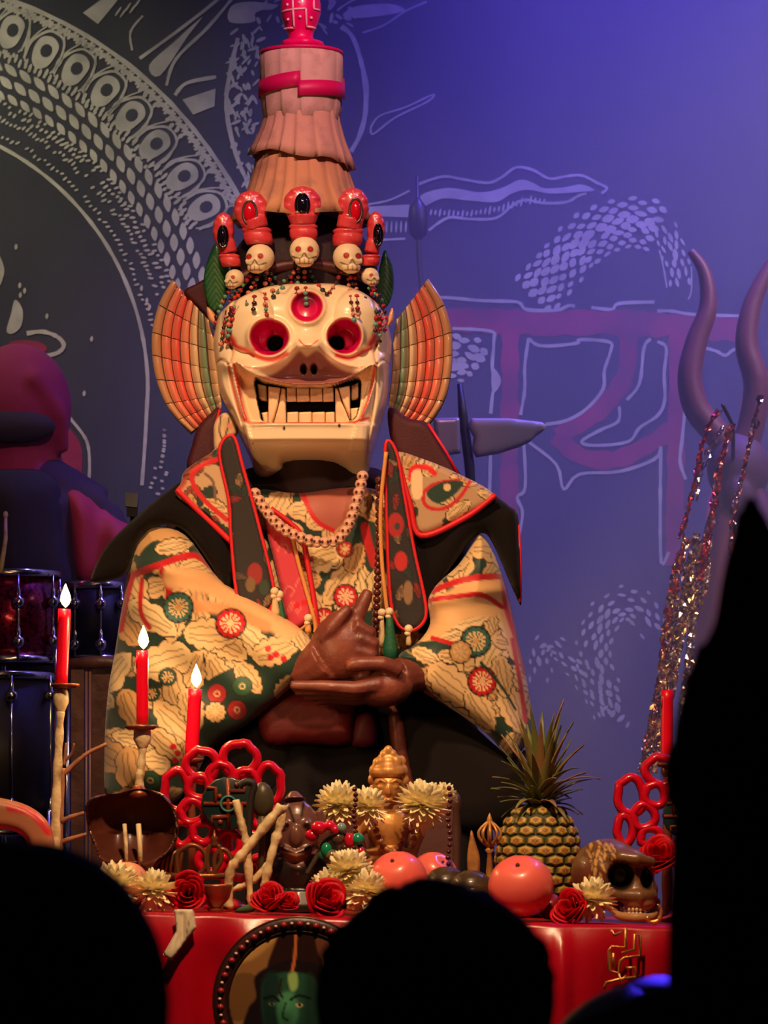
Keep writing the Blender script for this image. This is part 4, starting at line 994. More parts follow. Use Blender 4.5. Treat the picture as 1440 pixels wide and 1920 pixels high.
def clothrow(kind, t):
    r = []
    for i in range(nx):
        x = X0 + (X1 - X0) * i / (nx - 1); z = ztop(x)
        if kind == 'top': r.append((x, YBK + (YF - YBK) * t, z + 0.0))
        else:
            h = (z - 0.03) * t; a = min(1, t * 6)
            f = 0.018 * math.sin(x * 34) * math.sin(x * 11 + 1) + 0.020 * math.exp(-((x - 0.315) / 0.010) ** 2) + 0.006 * math.sin(x * 70 + t * 2) + .012 * math.exp(-((x + .36 + .3 * t * .5) / 0.03) ** 2)
            r.append((x, YF - 0.012 * min(1, t * 14) - f * a - 0.025 * t, z - h - 0.004 * (1 - min(1, t * 40)) * 0))
    return r
for t in np.linspace(0, 1, 5): rows.append(clothrow('top', t))
for t in (0.012, 0.03, 0.06, 0.1, 0.16, 0.24, 0.34, 0.46, 0.6, 0.75, 0.9, 1.0): rows.append(clothrow('drop', t))
V = [q for r in rows for q in r]; Fc = [(i * nx + j, i * nx + j + 1, (i + 1) * nx + j + 1, (i + 1) * nx + j) for i in range(len(rows) - 1) for j in range(nx - 1)]
cl.add(V, Fc); clo = cl.build('tablecloth', M_satin, None, True, label='red satin tablecloth draped over the altar table', cat='tablecloth')
so = clo.modifiers.new('thickness', 'SOLIDIFY'); so.thickness = 0.003; so.offset = 0
M_gold = mat('gold_braid', (206, 146, 74), 0.32, 0.7, bump=(200, 0.3))
br = MB(YF)
for P in ([(1173, 1738), (1173, 1775), (1147, 1773), (1142, 1780), (1142, 1818), (1160, 1823), (1163, 1800), (1170, 1794), (1200, 1790), (1200, 1752), (1190, 1750), (1190, 1778), (1166, 1786)],
          [(1146, 1742), (1152, 1752), (1166, 1746)], [(1173, 1813), (1190, 1812), (1192, 1830), (1162, 1834), (1137, 1840), (1132, 1852)], [(1150, 1785), (1150, 1812)], [(1160, 1823), (1164, 1838), (1174, 1828)]):
    br.add(*tube([(x, y, 43) for x, y in P], 3.4, 6))
br.build('gold_fret_braid', M_gold, clo)
p = Paint((206, 190, 158)); p.line([(341, 1712), (343, 1760)], 3, (240, 220, 180)); p.line([(356, 1720), (350, 1750)], 2, (120, 100, 80))
inflate(MB(YF), [(326, 1704), (362, 1704), (368, 1738), (344, 1770), (322, 1800), (306, 1788), (330, 1745)], 5, R=5, base=lambda X, Y: 30 + 18 * np.clip((Y - 1712) / 90, 0, 1), res=3, paint=p, smooth=0, fold=lambda X, Y: 4 * np.sin(X / 5.0)).build('cream_ribbon', M_cloth, None, label='cream cloth ribbon hanging over the red tablecloth edge', cat='ribbon')

# round portrait plaque hanging on the cloth
YP = YF - 0.078
pq = thing('round_portrait', 'round painted portrait plaque with beaded rim on the red cloth', 'plaque', 558, 2036, YP)
CX, CY, RR = 558, 1877, 158
mb = MB(YP); mb.add(*prism([(CX + 150 * math.cos(t), CY + 150 * math.sin(t)) for t in np.linspace(0, 2 * math.pi, 65)[:-1]], 0, -14)); mb.build('back_board', M_wood, pq, False)
mb = MB(YP); mb.add(*tube([(CX + 145 * math.cos(t), CY + 145 * math.sin(t), 2) for t in np.linspace(0, 2 * math.pi, 97)[:-1]], 15, 10, closed=True, flat=0.7)); rim = mb.build('rim', mat('dark_rim', (56, 22, 24), 0.4, bump=(60, 0.3)), pq)
for R_ in (131, 157):
    mb = MB(YP); mb.add(*tube([(CX + R_ * math.cos(t), CY + R_ * math.sin(t), 6) for t in np.linspace(0, 2 * math.pi, 97)[:-1]], 3.2, 6, closed=True)); mb.build('rim_wire', mat('dark_bronze', (70, 48, 34), 0.35, 0.7), rim)
M_rimred = mat('rim_red_stone', (150, 36, 40), 0.3, coat=0.4)
for i in range(60):
    t = 2 * math.pi * i / 60 + .03; mb = MB(YP)
    if i % 2: mb.add(*sphere((CX + 145 * math.cos(t), CY + 145 * math.sin(t), 12), (6.5, 6.5, 6), 8, 6)); mb.build('bead', M_rimred, rim)
    else: mb.add(*sphere((CX + 146 * math.cos(t), CY + 146 * math.sin(t), 12), (3.5, 3.5, 4), 8, 6), lin((220, 180, 150))); mb.build('bead', M_bead, rim)
p = Paint((150, 108, 62)); p.poly([(430, 1800), (480, 1770), (540, 1740), (520, 1760), (470, 1800)], (196, 150, 84), soft=8); p.poly([(430, 1835), (480, 1830), (478, 1900), (425, 1910)], (118, 82, 46), soft=4)
p.poly([(505, 1830), (515, 1770), (535, 1735), (570, 1730), (595, 1770), (600, 1830)], (44, 24, 22), soft=4); p.poly([(478, 1830), (520, 1805), (560, 1800), (610, 1815), (650, 1860), (680, 2000), (450, 2010), (462, 1900), (480, 1870)], (30, 20, 22), soft=4)
p.line([(556, 1722), (553, 1790), (548, 1820)], 6, (196, 110, 60)); p.poly([(595, 1752), (630, 1765), (625, 1800), (598, 1790)], (110, 64, 48), soft=5)
p.poly([(495, 1838), (515, 1826), (550, 1822), (585, 1832), (600, 1870), (590, 1930), (560, 1965), (530, 1965), (500, 1930), (490, 1880)], (38, 82, 60), soft=4)
p.poly([(492, 1838), (520, 1826), (528, 1880), (520, 1960), (495, 1930)], (26, 52, 44), soft=10); p.poly([(575, 1830), (600, 1860), (596, 1930), (570, 1960)], (30, 60, 48), soft=12)
p.poly([(540, 1828), (556, 1824), (558, 1850), (546, 1858)], (150, 190, 110), soft=5); p.poly([(520, 1870), (550, 1860), (560, 1900), (545, 1930), (525, 1925)], (70, 140, 100), soft=8)
p.line([(528, 1836), (524, 1856), (530, 1870)], 4, (50, 24, 24)); p.line([(496, 1872), (512, 1868), (522, 1876)], 6, (20, 24, 22)); p.line([(545, 1874), (560, 1866), (582, 1872)], 5, (20, 24, 22)); p.disc(510, 1882, 6, (120, 130, 100), 3); p.disc(561, 1884, 7, (190, 180, 130), 4); p.disc(562, 1884, 3, (10, 10, 10)); p.disc(510, 1882, 3, (10, 10, 10))
p.line([(536, 1880), (530, 1905), (540, 1912)], 4, (40, 70, 50)); p.line([(520, 1930), (540, 1926), (560, 1930)], 6, (110, 40, 40))
mb = inflate(MB(YP), [(CX + 130 * math.cos(t), CY + 130 * math.sin(t)) for t in np.linspace(0, 2 * math.pi, 49)[:-1]], 3, R=4, base=3, res=2.6, paint=p, fold=lambda X, Y: 7 * g2(X, Y, 540, 1890, 40, 60) + 5 * g2(X, Y, 538, 1895, 12, 24)); mb.build('painted_portrait', mat('painted_panel', rough=0.3, vc=True, coat=0.3), pq)

# ------------------------------------------------------------------ candles
M_wax = mat('red_wax', (250, 6, 46), 0.35, sss=0.5, coat=0.2)
M_flame = mat('candle_flame', (255, 220, 140), 0.5, emit=((255, 206, 120), 11.0))
M_bonestick = mat('bone_stick', (234, 212, 160), 0.45, noise=(36, (150, 112, 74), 0.48, 0.72), bump=(60, 0.7))
M_copper = mat('copper', (150, 84, 58), 0.35, 0.6, bump=(40, 0.2)); M_wick = mat('wick', (30, 22, 20), 0.8)
def candle(xb, yb, xt, yt, r, y0, flame, label):
    t = thing('candle', label, 'candle', xb, yb, y0, 'red candles on the altar')
    m = MB(y0); n = 8; P = [(xb + (xt - xb) * i / n, yb + (yt - yb) * i / n, 0) for i in range(n + 1)]
    rr_ = random.Random(int(xb)); m.add(*tube(P, [r * 0.99 + rr_.uniform(-.3, .3) for _ in P], 18)); m.add(*tube([(xt - r * .8, yt + 6, r * .4), (xt - r * .9, yt + 20, r * .45), (xt - r * .9, yt + 34, r * .45)], [1.5, 2.2, 1.4], 6)); m.build('wax', M_wax, t)
    k = MB(y0); k.add(*tube([(xt, yt + 2, 0), (xt + 1, yt - 10, 0)], 1.3, 6)); k.build('wick', M_wick, t)
    if flame:
        f = MB(y0); f.add(*lathe([(0.6, yt - 3), (6.5, yt - 9), (10, yt - 17), (9, yt - 25), (5.8, yt - 34), (2.2, yt - 42), (0.3, yt - 47)], xt + 2, 0, 12)); f.build('flame', M_flame, t)
        l = bpy.data.lights.new('candle_light', 'POINT'); l.energy = 2.2; l.color = (1.0, 0.58, 0.24); l.shadow_soft_size = 0.012
        lo_ = bpy.data.objects.new('candle_light', l); COL.objects.link(lo_); lo_.parent = t; lo_.location = px2w(xt + 2, yt - 50, 4, y0) - t.location
    return t
def candlestick(name, label, y0, plate, prw, stem, bulb, mats):
    x, y = plate; base = on_table(stem[-1][0], y0)
    t = thing(name, label, 'candlestick', stem[-1][0], base, y0, 'candlesticks on the altar')
    m = MB(y0); m.add(*lathe([(4, y + 7), (prw * .8, y + 6), (prw, y + 2), (prw, y - 2), (prw * .9, y - 2.5), (prw * .85, y), (4, y + .5)], x, 0, 24)); m.build('drip_plate', M_copper, t)
    st = crom([(q[0], q[1], 0) for q in stem[:-1]] + [(stem[-1][0], base - 8, 0)], 6)
    m = MB(y0); m.add(*tube(st, [7 + 4 * (i / len(st)) + (1.2 * math.sin(i * 1.7)) for i in range(len(st))], 12)); m.build('stem', mats, t)
    bx, by, bw, bh = bulb; m = MB(y0); m.add(*lathe([(6, by + bh), (bw * .55, by + bh * .7), (bw, by + bh * .1), (bw * .95, by - bh * .5), (bw * .7, by - bh)], bx, 0, 16)); m.build('socket', mats, t)
    m = MB(y0); m.add(*lathe([(30, base), (30, base - 4), (18, base - 8), (9, base - 16)], stem[-1][0], 0, 20)); m.build('foot', mats, t)
    return t
YC1, YC2, YC3, YC4 = -0.80, -0.81, -0.66, -0.66
candlestick('candlestick', 'tall pale bone candlestick farthest from the performer', YC1, (122, 1284), 27, [(114, 1330), (110, 1400), (105, 1500), (103, 1600), (104, 1700)], (114, 1314, 15, 26), M_bonestick)
candle(115, 1282, 121, 1142, 12, YC1, True, 'lit red candle on the tall pale candlestick')
candlestick('candlestick', 'pale turned candlestick rising behind the brown shell', YC2, (264, 1362), 30, [(268, 1400), (264, 1440), (261, 1480), (262, 1600), (262, 1700)], (267, 1384, 17, 24), M_bonestick)
candle(267, 1358, 267, 1220, 11.5, YC2, True, 'lit red candle directly above the brown shell')
candlestick('candlestick', 'candlestick hidden behind the red lotus ornament with green plaque', YC3, (360, 1424), 22, [(360, 1450), (360, 1600), (360, 1700)], (360, 1442, 12, 16), M_copper)
candle(359, 1420, 366, 1292, 13, YC3, True, 'lit red candle behind the red lotus ornament')
candlestick('candlestick', 'candlestick hidden behind red lotus beside the dark hooded spectator', YC4, (1251, 1432), 20, [(1251, 1455), (1251, 1600), (1251, 1700)], (1251, 1448, 12, 14), M_copper)
candle(1250, 1428, 1251, 1294, 11.5, YC4, False, 'unlit red candle beside the dark hooded spectator')

# ------------------------------------------------------------------ red lotus lattice ornaments
M_lac = mat('red_lacquer', (206, 8, 40), 0.28, coat=0.5)
def lotus(cx, y0, rings, center, plaque, label, seed):
    base = on_table(cx, y0); t = thing('lotus_ornament', label, 'ornament', cx, base, y0, 'red lotus lattice ornaments on the altar')
    for (x, y, rx, ry) in rings:
        a = math.atan2(y - center[1], x - center[0]) + (0.15 if rx > 26 else 0); m = MB(y0); P = []
        for k in range(28):
            q = 2 * math.pi * k / 28; d_ = (q - a + math.pi) % (2 * math.pi) - math.pi
            r = 1 + 0.2 * math.exp(-(d_ / .22) ** 2) - 0.06 * math.cos(3 * d_); P.append((x + (rx - 4) * r * math.cos(q), y + (ry - 4) * r * math.sin(q), 14 - 0.1 * np.hypot(x - center[0], y - center[1])))
        m.add(*tube(P, 8.6, 8, closed=True, flat=1.7)); m.build('petal_ring', M_lac, t)
    m = MB(y0); m.add(*tube([(center[0], center[1], -6), (cx, (center[1] + base) / 2, -8), (cx, base - 6, -6)], [10, 12, 14], 10)); m.build('stem', M_lac, t)
    m = MB(y0); m.add(*lathe([(46, base), (46, base - 5), (30, base - 10), (14, base - 18)], cx, -4, 24)); m.build('foot', M_lac, t)
    if plaque:
        px_, py_, R_ = plaque
        m = MB(y0); m.add(*lathe([(0.1, -8), (R_ * .96, -8), (R_, -3), (R_, 4), (R_ * .93, 6), (0.1, 6)], 0, 0, 40, 1.0, lambda a, i: 1 + .025 * math.cos(18 * a), cap=False))
        m.v = [(px_ + v[0], py_ + v[2], 34 + v[1]) for v in m.v]; po = m.build('round_plaque', mat('dark_green_enamel', (22, 44, 42), 0.35, coat=0.3), t)
        M_br = mat('copper_fret', (140, 64, 36), 0.4, 0.3); f = MB(y0); k = R_ / 50
        for P in ([(0, -46), (0, 46)], [(-46, 0), (46, 0)], [(0, -24), (30, -24), (30, -38)], [(24, 0), (24, 30), (40, 30)], [(0, 24), (-30, 24), (-30, 38)], [(-24, 0), (-24, -30), (-40, -30)]):
            f.add(*tube([(px_ + x * k, py_ + y * k, 41) for x, y in P], 4.2 * k, 6, flat=0.6))
        f.build('fretwork', M_br, po)
        for x, y in ((-16, -14), (15, 15), (-15, 34), (16, -36)): f2 = MB(y0); f2.add(*sphere((px_ + x * k, py_ + y * k, 41), (5 * k, 5 * k, 4), 8, 6)); f2.build('stud', M_br, po)
        f2 = MB(y0); f2.add(*tube([(px_ + 14 * k * math.cos(q), py_ + 14 * k * math.sin(q), 44) for q in np.linspace(0, 6.283, 20)[:-1]], 2.4, 6, closed=True)); f2.build('centre_ring', mat('teal_enamel', (60, 130, 120), 0.3), po)
    return t
YL = -0.84
lotus(426, YL, [(378, 1435, 33, 31), (449, 1424, 36, 33), (503, 1472, 28, 40), (332, 1484, 27, 42), (373, 1477, 24, 25), (414, 1457, 26, 28), (461, 1467, 25, 26), (362, 1522, 26, 25), (343, 1562, 23, 26), (381, 1560, 23, 23), (426, 1582, 28, 28), (396, 1612, 28, 26), (494, 1530, 26, 26), (474, 1586, 26, 28), (452, 1626, 26, 24)], (426, 1535), (428, 1507, 50), 'red lotus lattice ornament with round dark green plaque', 1)
lotus(1280, -0.84, [(1238, 1446, 32, 29), (1183, 1493, 28, 38), (1228, 1491, 23, 24), (1208, 1531, 24, 26), (1172, 1556, 18, 32), (1220, 1570, 22, 22), (1290, 1432, 32, 30), (1276, 1478, 24, 24), (1340, 1450, 32, 30), (1325, 1492, 24, 24), (1376, 1500, 28, 36), (1345, 1535, 24, 26), (1385, 1560, 24, 30), (1340, 1580, 24, 24), (1280, 1600, 28, 26)], (1282, 1545), (1282, 1530, 40), 'red lotus lattice ornament beside the dark hooded spectator', 2)

# ------------------------------------------------------------------ flowers
M_petal = mat('pale_yellow_petal', (255, 242, 194), 0.5, sss=0.12); M_fcore = mat('flower_core', (220, 176, 70), 0.7)
def petal_mesh():
    m = MB(world=True); V = []; n = 6
    for i in range(n):
        t = i / (n - 1); wd = 0.10 * math.sin(math.pi * (0.12 + 0.83 * t)) ** 0.7; b = 0.10 * t * t
        V += [(-wd, b + 0.03, 0.15 + 0.85 * t), (0, b, 0.15 + 0.86 * t), (wd, b + 0.03, 0.15 + 0.85 * t)]
    Fc = []
    for i in range(n - 1):
        a = 3 * i; Fc += [(a, a + 1, a + 4, a + 3), (a + 1, a + 2, a + 5, a + 4)]
    m.add(V, Fc); me = m.mesh('petal'); me.materials.append(M_petal); me.polygons.foreach_set('use_smooth', [True] * len(me.polygons)); return me
PETAL = petal_mesh()
def chrys(px, py, y0, R, face, label, n=90, asp=1.0):
    t = thing('chrysanthemum', label, 'flower', px, py + R * .6, y0, 'pale yellow chrysanthemums on the altar')
    c = px2w(px, py, 0, y0); k = sc_of(y0) * R * 1.1; f = Vector(face).normalized(); q0 = Vector((0, 0, 1)).rotation_difference(f).to_matrix().to_4x4()
    rr_ = random.Random(int(px * 7 + py))
    co = MB(world=True); co.add(*sphere(tuple(c), k * .24, 10, 8)); co.build('core', M_fcore, t)
    for i in range(n):
        u = (i + .5) / n; th = math.acos(1 - 1.5 * u) + rr_.uniform(-.1, .1); ph = i * 2.39996 + rr_.uniform(-.12, .12)
        dv = Vector((math.sin(th) * math.cos(ph), math.sin(th) * math.sin(ph), math.cos(th)))
        Rm = Vector((0, 0, 1)).rotation_difference(dv).to_matrix().to_4x4() @ Matrix.Rotation(rr_.uniform(-.5, .5), 4, 'Z')
        L = k * (0.70 + 0.30 * u ** .6) * rr_.uniform(.9, 1.08)
        inst('petal', PETAL, Matrix.Translation(c) @ q0 @ Rm @ Matrix.Diagonal((k * 1.25, k, L, 1)), t)
    st = MB(world=True); e = c - f * k * .2; st.add(*tube([tuple(e), tuple(e + Vector((0, .01, -k * .55)))], [k * .08, k * .06], 6)); st.build('stalk', mat('flower_green', (70, 96, 50), 0.6), t)
chrys(636, 1508, -0.80, 46, (-.1, -1, .5), 'full pale yellow chrysanthemum left of the bronze statuette face', 108)
chrys(690, 1512, -0.81, 40, (.1, -.9, .3), 'half hidden pale yellow chrysanthemum touching the bronze statuette shoulder', 67)
chrys(792, 1508, -0.80, 50, (.2, -1, .4), 'large pale yellow chrysanthemum on the pineapple side of the bronze statuette', 113)
chrys(835, 1490, -0.78, 26, (.5, -.8, .5), 'small pale yellow chrysanthemum tip behind the largest one near the pineapple', 45)
chrys(655, 1632, -1.02, 46, (0, -.8, .8), 'pale yellow chrysanthemum standing upright under the red and green beads', 94)
chrys(616, 1664, -1.03, 40, (-.7, -.8, .5), 'pale yellow chrysanthemum leaning over the middle red roses', 72)
chrys(690, 1672, -1.05, 44, (.2, -1, .3), 'pale yellow chrysanthemum between the red rose and the pink fruit', 86)
chrys(290, 1669, -1.12, 42, (0, -1, .4), 'pale yellow chrysanthemum beside the dark centred red rose', 86)
chrys(214, 1660, -1.14, 48, (-.3, -1, .5), 'pale yellow chrysanthemum half covered by the left spectator head', 86)
chrys(1110, 1687, -1.10, 46, (-.1, -.9, .7), 'greenish yellow chrysanthemum in front of the painted skull', 86)

M_rose = mat('red_rose_petal', (196, 0, 22), 0.5, noise=(40, (160, 0, 16), 0.4, 0.75), spec=0.25); M_calyx = mat('rose_green', (54, 84, 44), 0.6)
def rose(px, py, y0, R, face, label):
    py -= 5; t = thing('rose', label, 'flower', px, py + R, y0, 'red roses on the altar')
    c = px2w(px, py, 0, y0); k = sc_of(y0) * R * 1.18; q0 = Vector((0, 0, 1)).rotation_difference(Vector(face).normalized()).to_matrix(); rr_ = random.Random(int(px))
    for i in range(14):
        lay = (i / 14) ** 0.8; r = 0.12 + 0.74 * lay; a0 = i * 2.2 + rr_.uniform(-.2, .2); span = 2.7 - 0.8 * lay; top = 0.62 - 0.28 * lay + rr_.uniform(-.05, .05)
        m = MB(world=True); V = []; nu, nv = 8, 6
        for j in range(nv):
            v = j / (nv - 1)
            for l in range(nu):
                u = l / (nu - 1) - .5; a = a0 + span * u * (0.55 + 0.45 * math.sin(math.pi * (.15 + .7 * v)))
                rad = r * (0.25 + 0.75 * math.sin(math.pi * .5 * min(1, v * 1.3))) + (0.16 * lay + .03) * max(0, v - .7) / .3 * (1 + .12 * math.cos(u * 7))
                z = -0.55 + (top + .55) * v * (1 - .35 * (2 * u) ** 2 * v) - 0.10 * lay * max(0, v - .8) / .2
                V.append(tuple(c + q0 @ (Vector((rad * math.cos(a), rad * math.sin(a), z)) * k)))
        m.add(V, [(j * nu + l, j * nu + l + 1, (j + 1) * nu + l + 1, (j + 1) * nu + l) for j in range(nv - 1) for l in range(nu - 1)])
        o = m.build('petal', M_rose, t); sd = o.modifiers.new('thickness', 'SOLIDIFY'); sd.thickness = 0.0012
    m = MB(world=True); V, Fq = sphere((0, 0, -.55), (.3, .3, .22), 10, 7); m.add([tuple(c + q0 @ (Vector(v) * k)) for v in V], Fq); m.build('calyx', M_calyx, t)
rose(352, 1678, -1.09, 36, (0, -1, .25), 'dark centred open red rose facing forward by the cream ribbon')
rose(505, 1690, -1.11, 33, (-.3, -.7, .9), 'loose red rose left of the pair above the portrait')
rose(540, 1696, -1.12, 22, (.3, -.8, .7), 'small red rose squeezed between two larger roses above the portrait')
rose(612, 1692, -1.12, 40, (.5, -.9, .5), 'largest red rose, right of the pair above the portrait')
rose(1070, 1708, -1.12, 34, (-.5, -.8, .5), 'red rose beside the pink fruit under the pineapple')
rose(1236, 1610, -0.98, 38, (-.2, -.9, .7), 'red rose lying on the painted skull brow')
# ------------------------------------------------------------------ fruit
M_fruit = mat('pink_orange_skin', (236, 112, 96), 0.34, noise=(9, (222, 74, 78), 0.4, 0.75), coat=0.25, sss=0.1)
M_fruit2 = mat('tan_skin', (222, 150, 96), 0.45, noise=(9, (196, 120, 76), 0.4, 0.7))
def fruit(px, R, py, y0, label, m_=M_fruit, tilt=0.0, asp=0.97):
    b = on_table(px, y0); py = py if py is not None else b - R * asp
    t = thing('fruit', label, 'fruit', px, py + R * asp, y0, 'round fruit on the altar')
    V, Fc = sphere((0, 0, 0), 1, 32, 22); A = np.array(V)
    ax = np.array([math.sin(tilt), -math.cos(tilt) * .8, .5]); ax /= np.linalg.norm(ax)
    c = A @ ax; A = A * (1 - 0.22 * np.exp(-((1 - c) / .06)) - .05 * np.clip(-c, 0, 1) ** 3)[:, None]; an = np.arctan2(A[:, 2], A[:, 0]); A *= (1 + .012 * np.cos(5 * an))[:, None]
    m = MB(y0); m.add((A * np.array([R, R * asp, R]) + np.array([px, py, 0])).tolist(), Fc); m.build('skin', m_, t)
    q = ax * .82; k = MB(y0); k.add(*tube([(px + R * q[0], py + R * asp * q[1], R * q[2]), (px + R * ax[0] * .87, py + R * asp * ax[1] * .87, R * ax[2] * .87)], [R * .07, R * .05], 8)); k.build('stem_stub', M_wood, t)
fruit(745, 56, 1650, -0.98, 'pink orange round fruit nearest the bronze statuette', tilt=-.2); fruit(812, 46, 1642, -0.80, 'pink orange fruit half hidden behind the other near dark stone skulls', tilt=.5)
fruit(976, 62, 1663, -1.08, 'largest pink orange fruit in front of the pineapple', tilt=-.1); fruit(236, 44, 1658, -1.045, 'tan round fruit under the brown shell', M_fruit2)
fruit(1030, 26, None, -1.0, 'small dark red fruit in shade beside the largest pink one', mat('dark_red_skin', (120, 20, 30), 0.35, coat=0.2)); fruit(795, 30, None, -0.94, 'small red fruit tucked between the two pink fruits', mat('red_skin', (190, 24, 40), 0.35, coat=0.2))

# ------------------------------------------------------------------ pineapple
YPI = -0.80; pb = on_table(1010, YPI)
pin = thing('pineapple', 'ripe pineapple with spiky green crown standing on the altar', 'pineapple', 1010, pb, YPI)
PR = [(40, pb), (62, pb - 8), (72, pb - 30), (80, pb - 70), (82, pb - 110), (76, pb - 150), (62, pb - 182), (42, pb - 204), (20, pb - 212)]
def prad(y): return np.interp(y, [q[1] for q in PR[::-1]], [q[0] for q in PR[::-1]])
m = MB(YPI); m.add(*lathe([(r * .95, y) for r, y in PR], 1010, 0, 32)); m.build('flesh_core', mat('pineapple_skin', (70, 66, 28), 0.6, noise=(60, (40, 46, 20), 0.4, 0.7)), pin)
def eye_mesh():
    m = MB(world=True); V = [(0, 0, .34)]; C = [lin((120, 62, 30))]; n = 6
    for r, z, c in ((.28, .30, (150, 100, 50)), (.60, .24, (206, 168, 84)), (.84, .10, (92, 98, 42)), (1.0, -.12, (36, 42, 18))):
        for j in range(n):
            a = 2 * math.pi * (j + .5) / n; V.append((r * math.cos(a), r * math.sin(a) * 1.0, z)); C.append(lin(c))
    Fc = [(0, 1 + j, 1 + (j + 1) % n) for j in range(n)]
    for i in range(3):
        for j in range(n): a = 1 + i * n + j; b = 1 + i * n + (j + 1) % n; Fc.append((a, a + n, b + n, b))
    k = len(V); V += [(-.12, .1, .28), (.12, .1, .28), (0, -.45, .44), (0, .0, .36)]; C += [lin((170, 120, 60))] * 4
    Fc += [(k, k + 1, k + 2), (k, k + 2, k + 3), (k + 1, k + 3, k + 2)]
    m.add(V, Fc, C); me = m.mesh('pineapple_eye'); me.materials.append(mat('pineapple_eye', rough=0.5, vc=True, noise=(90, (150, 110, 44), 0.5, 0.8))); return me
EYE = eye_mesh(); k = sc_of(YPI)
for row in range(11):
    y = pb - 14 - row * 18.4; cnt = 13
    for j in range(cnt):
        a = 2 * math.pi * (j + .5 * (row % 2)) / cnt; r = prad(y) * .97; c = px2w(1010 + r * math.cos(a), y, r * math.sin(a), YPI)
        nr = Vector((math.cos(a), -math.sin(a), (prad(y - 8) - prad(y + 8)) / -16.0 * 1.0)).normalized()
        up = Vector((0, 0, 1)); xx = up.cross(nr).normalized(); yy = nr.cross(xx); w_ = prad(y) * math.pi / cnt * 1.05
        M = Matrix(((xx.x, yy.x, nr.x, c.x), (xx.y, yy.y, nr.y, c.y), (xx.z, yy.z, nr.z, c.z), (0, 0, 0, 1)))
        inst('eye_scale', EYE, M @ Matrix.Diagonal((w_ * k, 11.5 * k, 14 * k, 1)), pin)
M_pleaf = mat('pineapple_leaf', rough=0.45, vc=True, noise=(30, (96, 70, 40), 0.55, 0.8)); rr = random.Random(4)
for i in range(64):
    u = i / 63; a = i * 2.4 + rr.uniform(-.2, .2); L = 60 + 105 * u ** 1.1 * rr.uniform(.75, 1.12); el = 0.25 + 1.15 * u ** .8; b0 = (1014 + 14 * math.cos(a) * (1 - u), pb - 205 - 55 * u * .6, 14 * math.sin(a) * (1 - u))
    V = []; C = []; n = 8; c0 = np.array(lin(rr.choice([(98, 104, 50), (120, 110, 60), (84, 96, 52), (140, 104, 62)])))
    dx, dd = math.cos(a), math.sin(a); curl = rr.uniform(.1, .9) * (1 - .5 * u)
    for q in range(n):
        s = q / (n - 1); e = el - curl * s * (1 if u < .6 else .35); x = b0[0] + dx * L * s * math.cos(e); d_ = b0[2] + dd * L * s * math.cos(e); y = b0[1] - L * s * math.sin(e)
        wd = 10.5 * (1 - s ** 1.6) + .4; V += [(x - dd * wd, y, d_ + dx * wd), (x, y + 3 * (1 - s), d_ - 2), (x + dd * wd, y, d_ - dx * wd)]; C += [tuple(c0), tuple(c0 * 1.25), tuple(c0)]
    m = MB(YPI); m.add(V, [f for q in range(n - 1) for f in ((3 * q, 3 * q + 1, 3 * q + 4, 3 * q + 3), (3 * q + 1, 3 * q + 2, 3 * q + 5, 3 * q + 4))], C)
    o = m.build('crown_leaf', M_pleaf, pin); sd = o.modifiers.new('thickness', 'SOLIDIFY'); sd.thickness = 0.0015

# ------------------------------------------------------------------ skulls
def dents(A, L):
    for (x, y, rx, ry, dep) in L:
        r = np.hypot((A[:, 0] - x) / rx, (A[:, 1] - y) / ry); A[:, 2] -= np.where(A[:, 2] > 0, dep * sstep(1.05, .45, r), 0)
    return A
YS = -0.98; sb_ = on_table(1150, YS)
s = MB(YS); s.add(*sphere((1140, 1640, -25), (70, 68, 78), 28, 20)); s.add(*sphere((1172, 1640, 10), (56, 52, 46), 20, 14)); s.add(*sphere((1190, 1668, 28), (42, 32, 30), 16, 12)); s.add(*tube([(1140, 1672, 30), (1165, 1678, 50), (1195, 1680, 60), (1225, 1676, 44)], [10, 13, 14, 10], 10)); s.add(*sphere((1195, 1690, 40), (32, 20, 26), 14, 10))
s.add(*tube([(1130, 1612, 35), (1160, 1606, 54), (1190, 1610, 62), (1222, 1616, 46)], [9, 12, 12, 9], 10))
pp = Paint((112, 78, 46)); pp.poly([(1070, 1640), (1110, 1610), (1135, 1640), (1130, 1670), (1080, 1680)], (110, 54, 36), soft=10)
for i in range(34): x, y = rr.uniform(1100, 1175), rr.uniform(1578, 1650); pp.leaf(x, y, rr.uniform(1, 2), 22, 4, (196, 150, 84), (80, 52, 32), 2, False)
pp.disc(1160, 1642, 25, (24, 14, 12), 27, 5); pp.poly([(1200, 1626), (1212, 1628), (1224, 1655), (1212, 1668), (1200, 1655)], (14, 10, 12), soft=4); pp.poly([(1165, 1690), (1225, 1690), (1225, 1715), (1165, 1715)], (160, 124, 80), soft=5)
sk = thing('human_skull', 'gilded brown painted skull beside the pineapple facing the dark figure', 'skull', 1150, sb_, YS)
fuse(s, 3.2, 3, dent=lambda A: dents(A, [(1160, 1642, 26, 28, 46), (1208, 1648, 12, 22, 34), (1240, 1640, 20, 24, 30)]), paint=lambda A: pp(A[:, 0], A[:, 1])).build('cranium', mat('painted_bone', rough=0.38, vc=True, noise=(26, (84, 54, 34), 0.5, 0.8), coat=0.2, bump=(40, 0.3)), sk)
m = MB(YS); P = crom([(1150, 1690, 0), (1160, sb_ - 14, 30), (1190, sb_ - 9, 58), (1222, sb_ - 12, 40), (1232, 1690, 0)], 6); m.add(*tube(P, 9, 10)); m.build('jaw', mat('old_bone', (168, 124, 82), 0.45, bump=(50, 0.3)), sk)
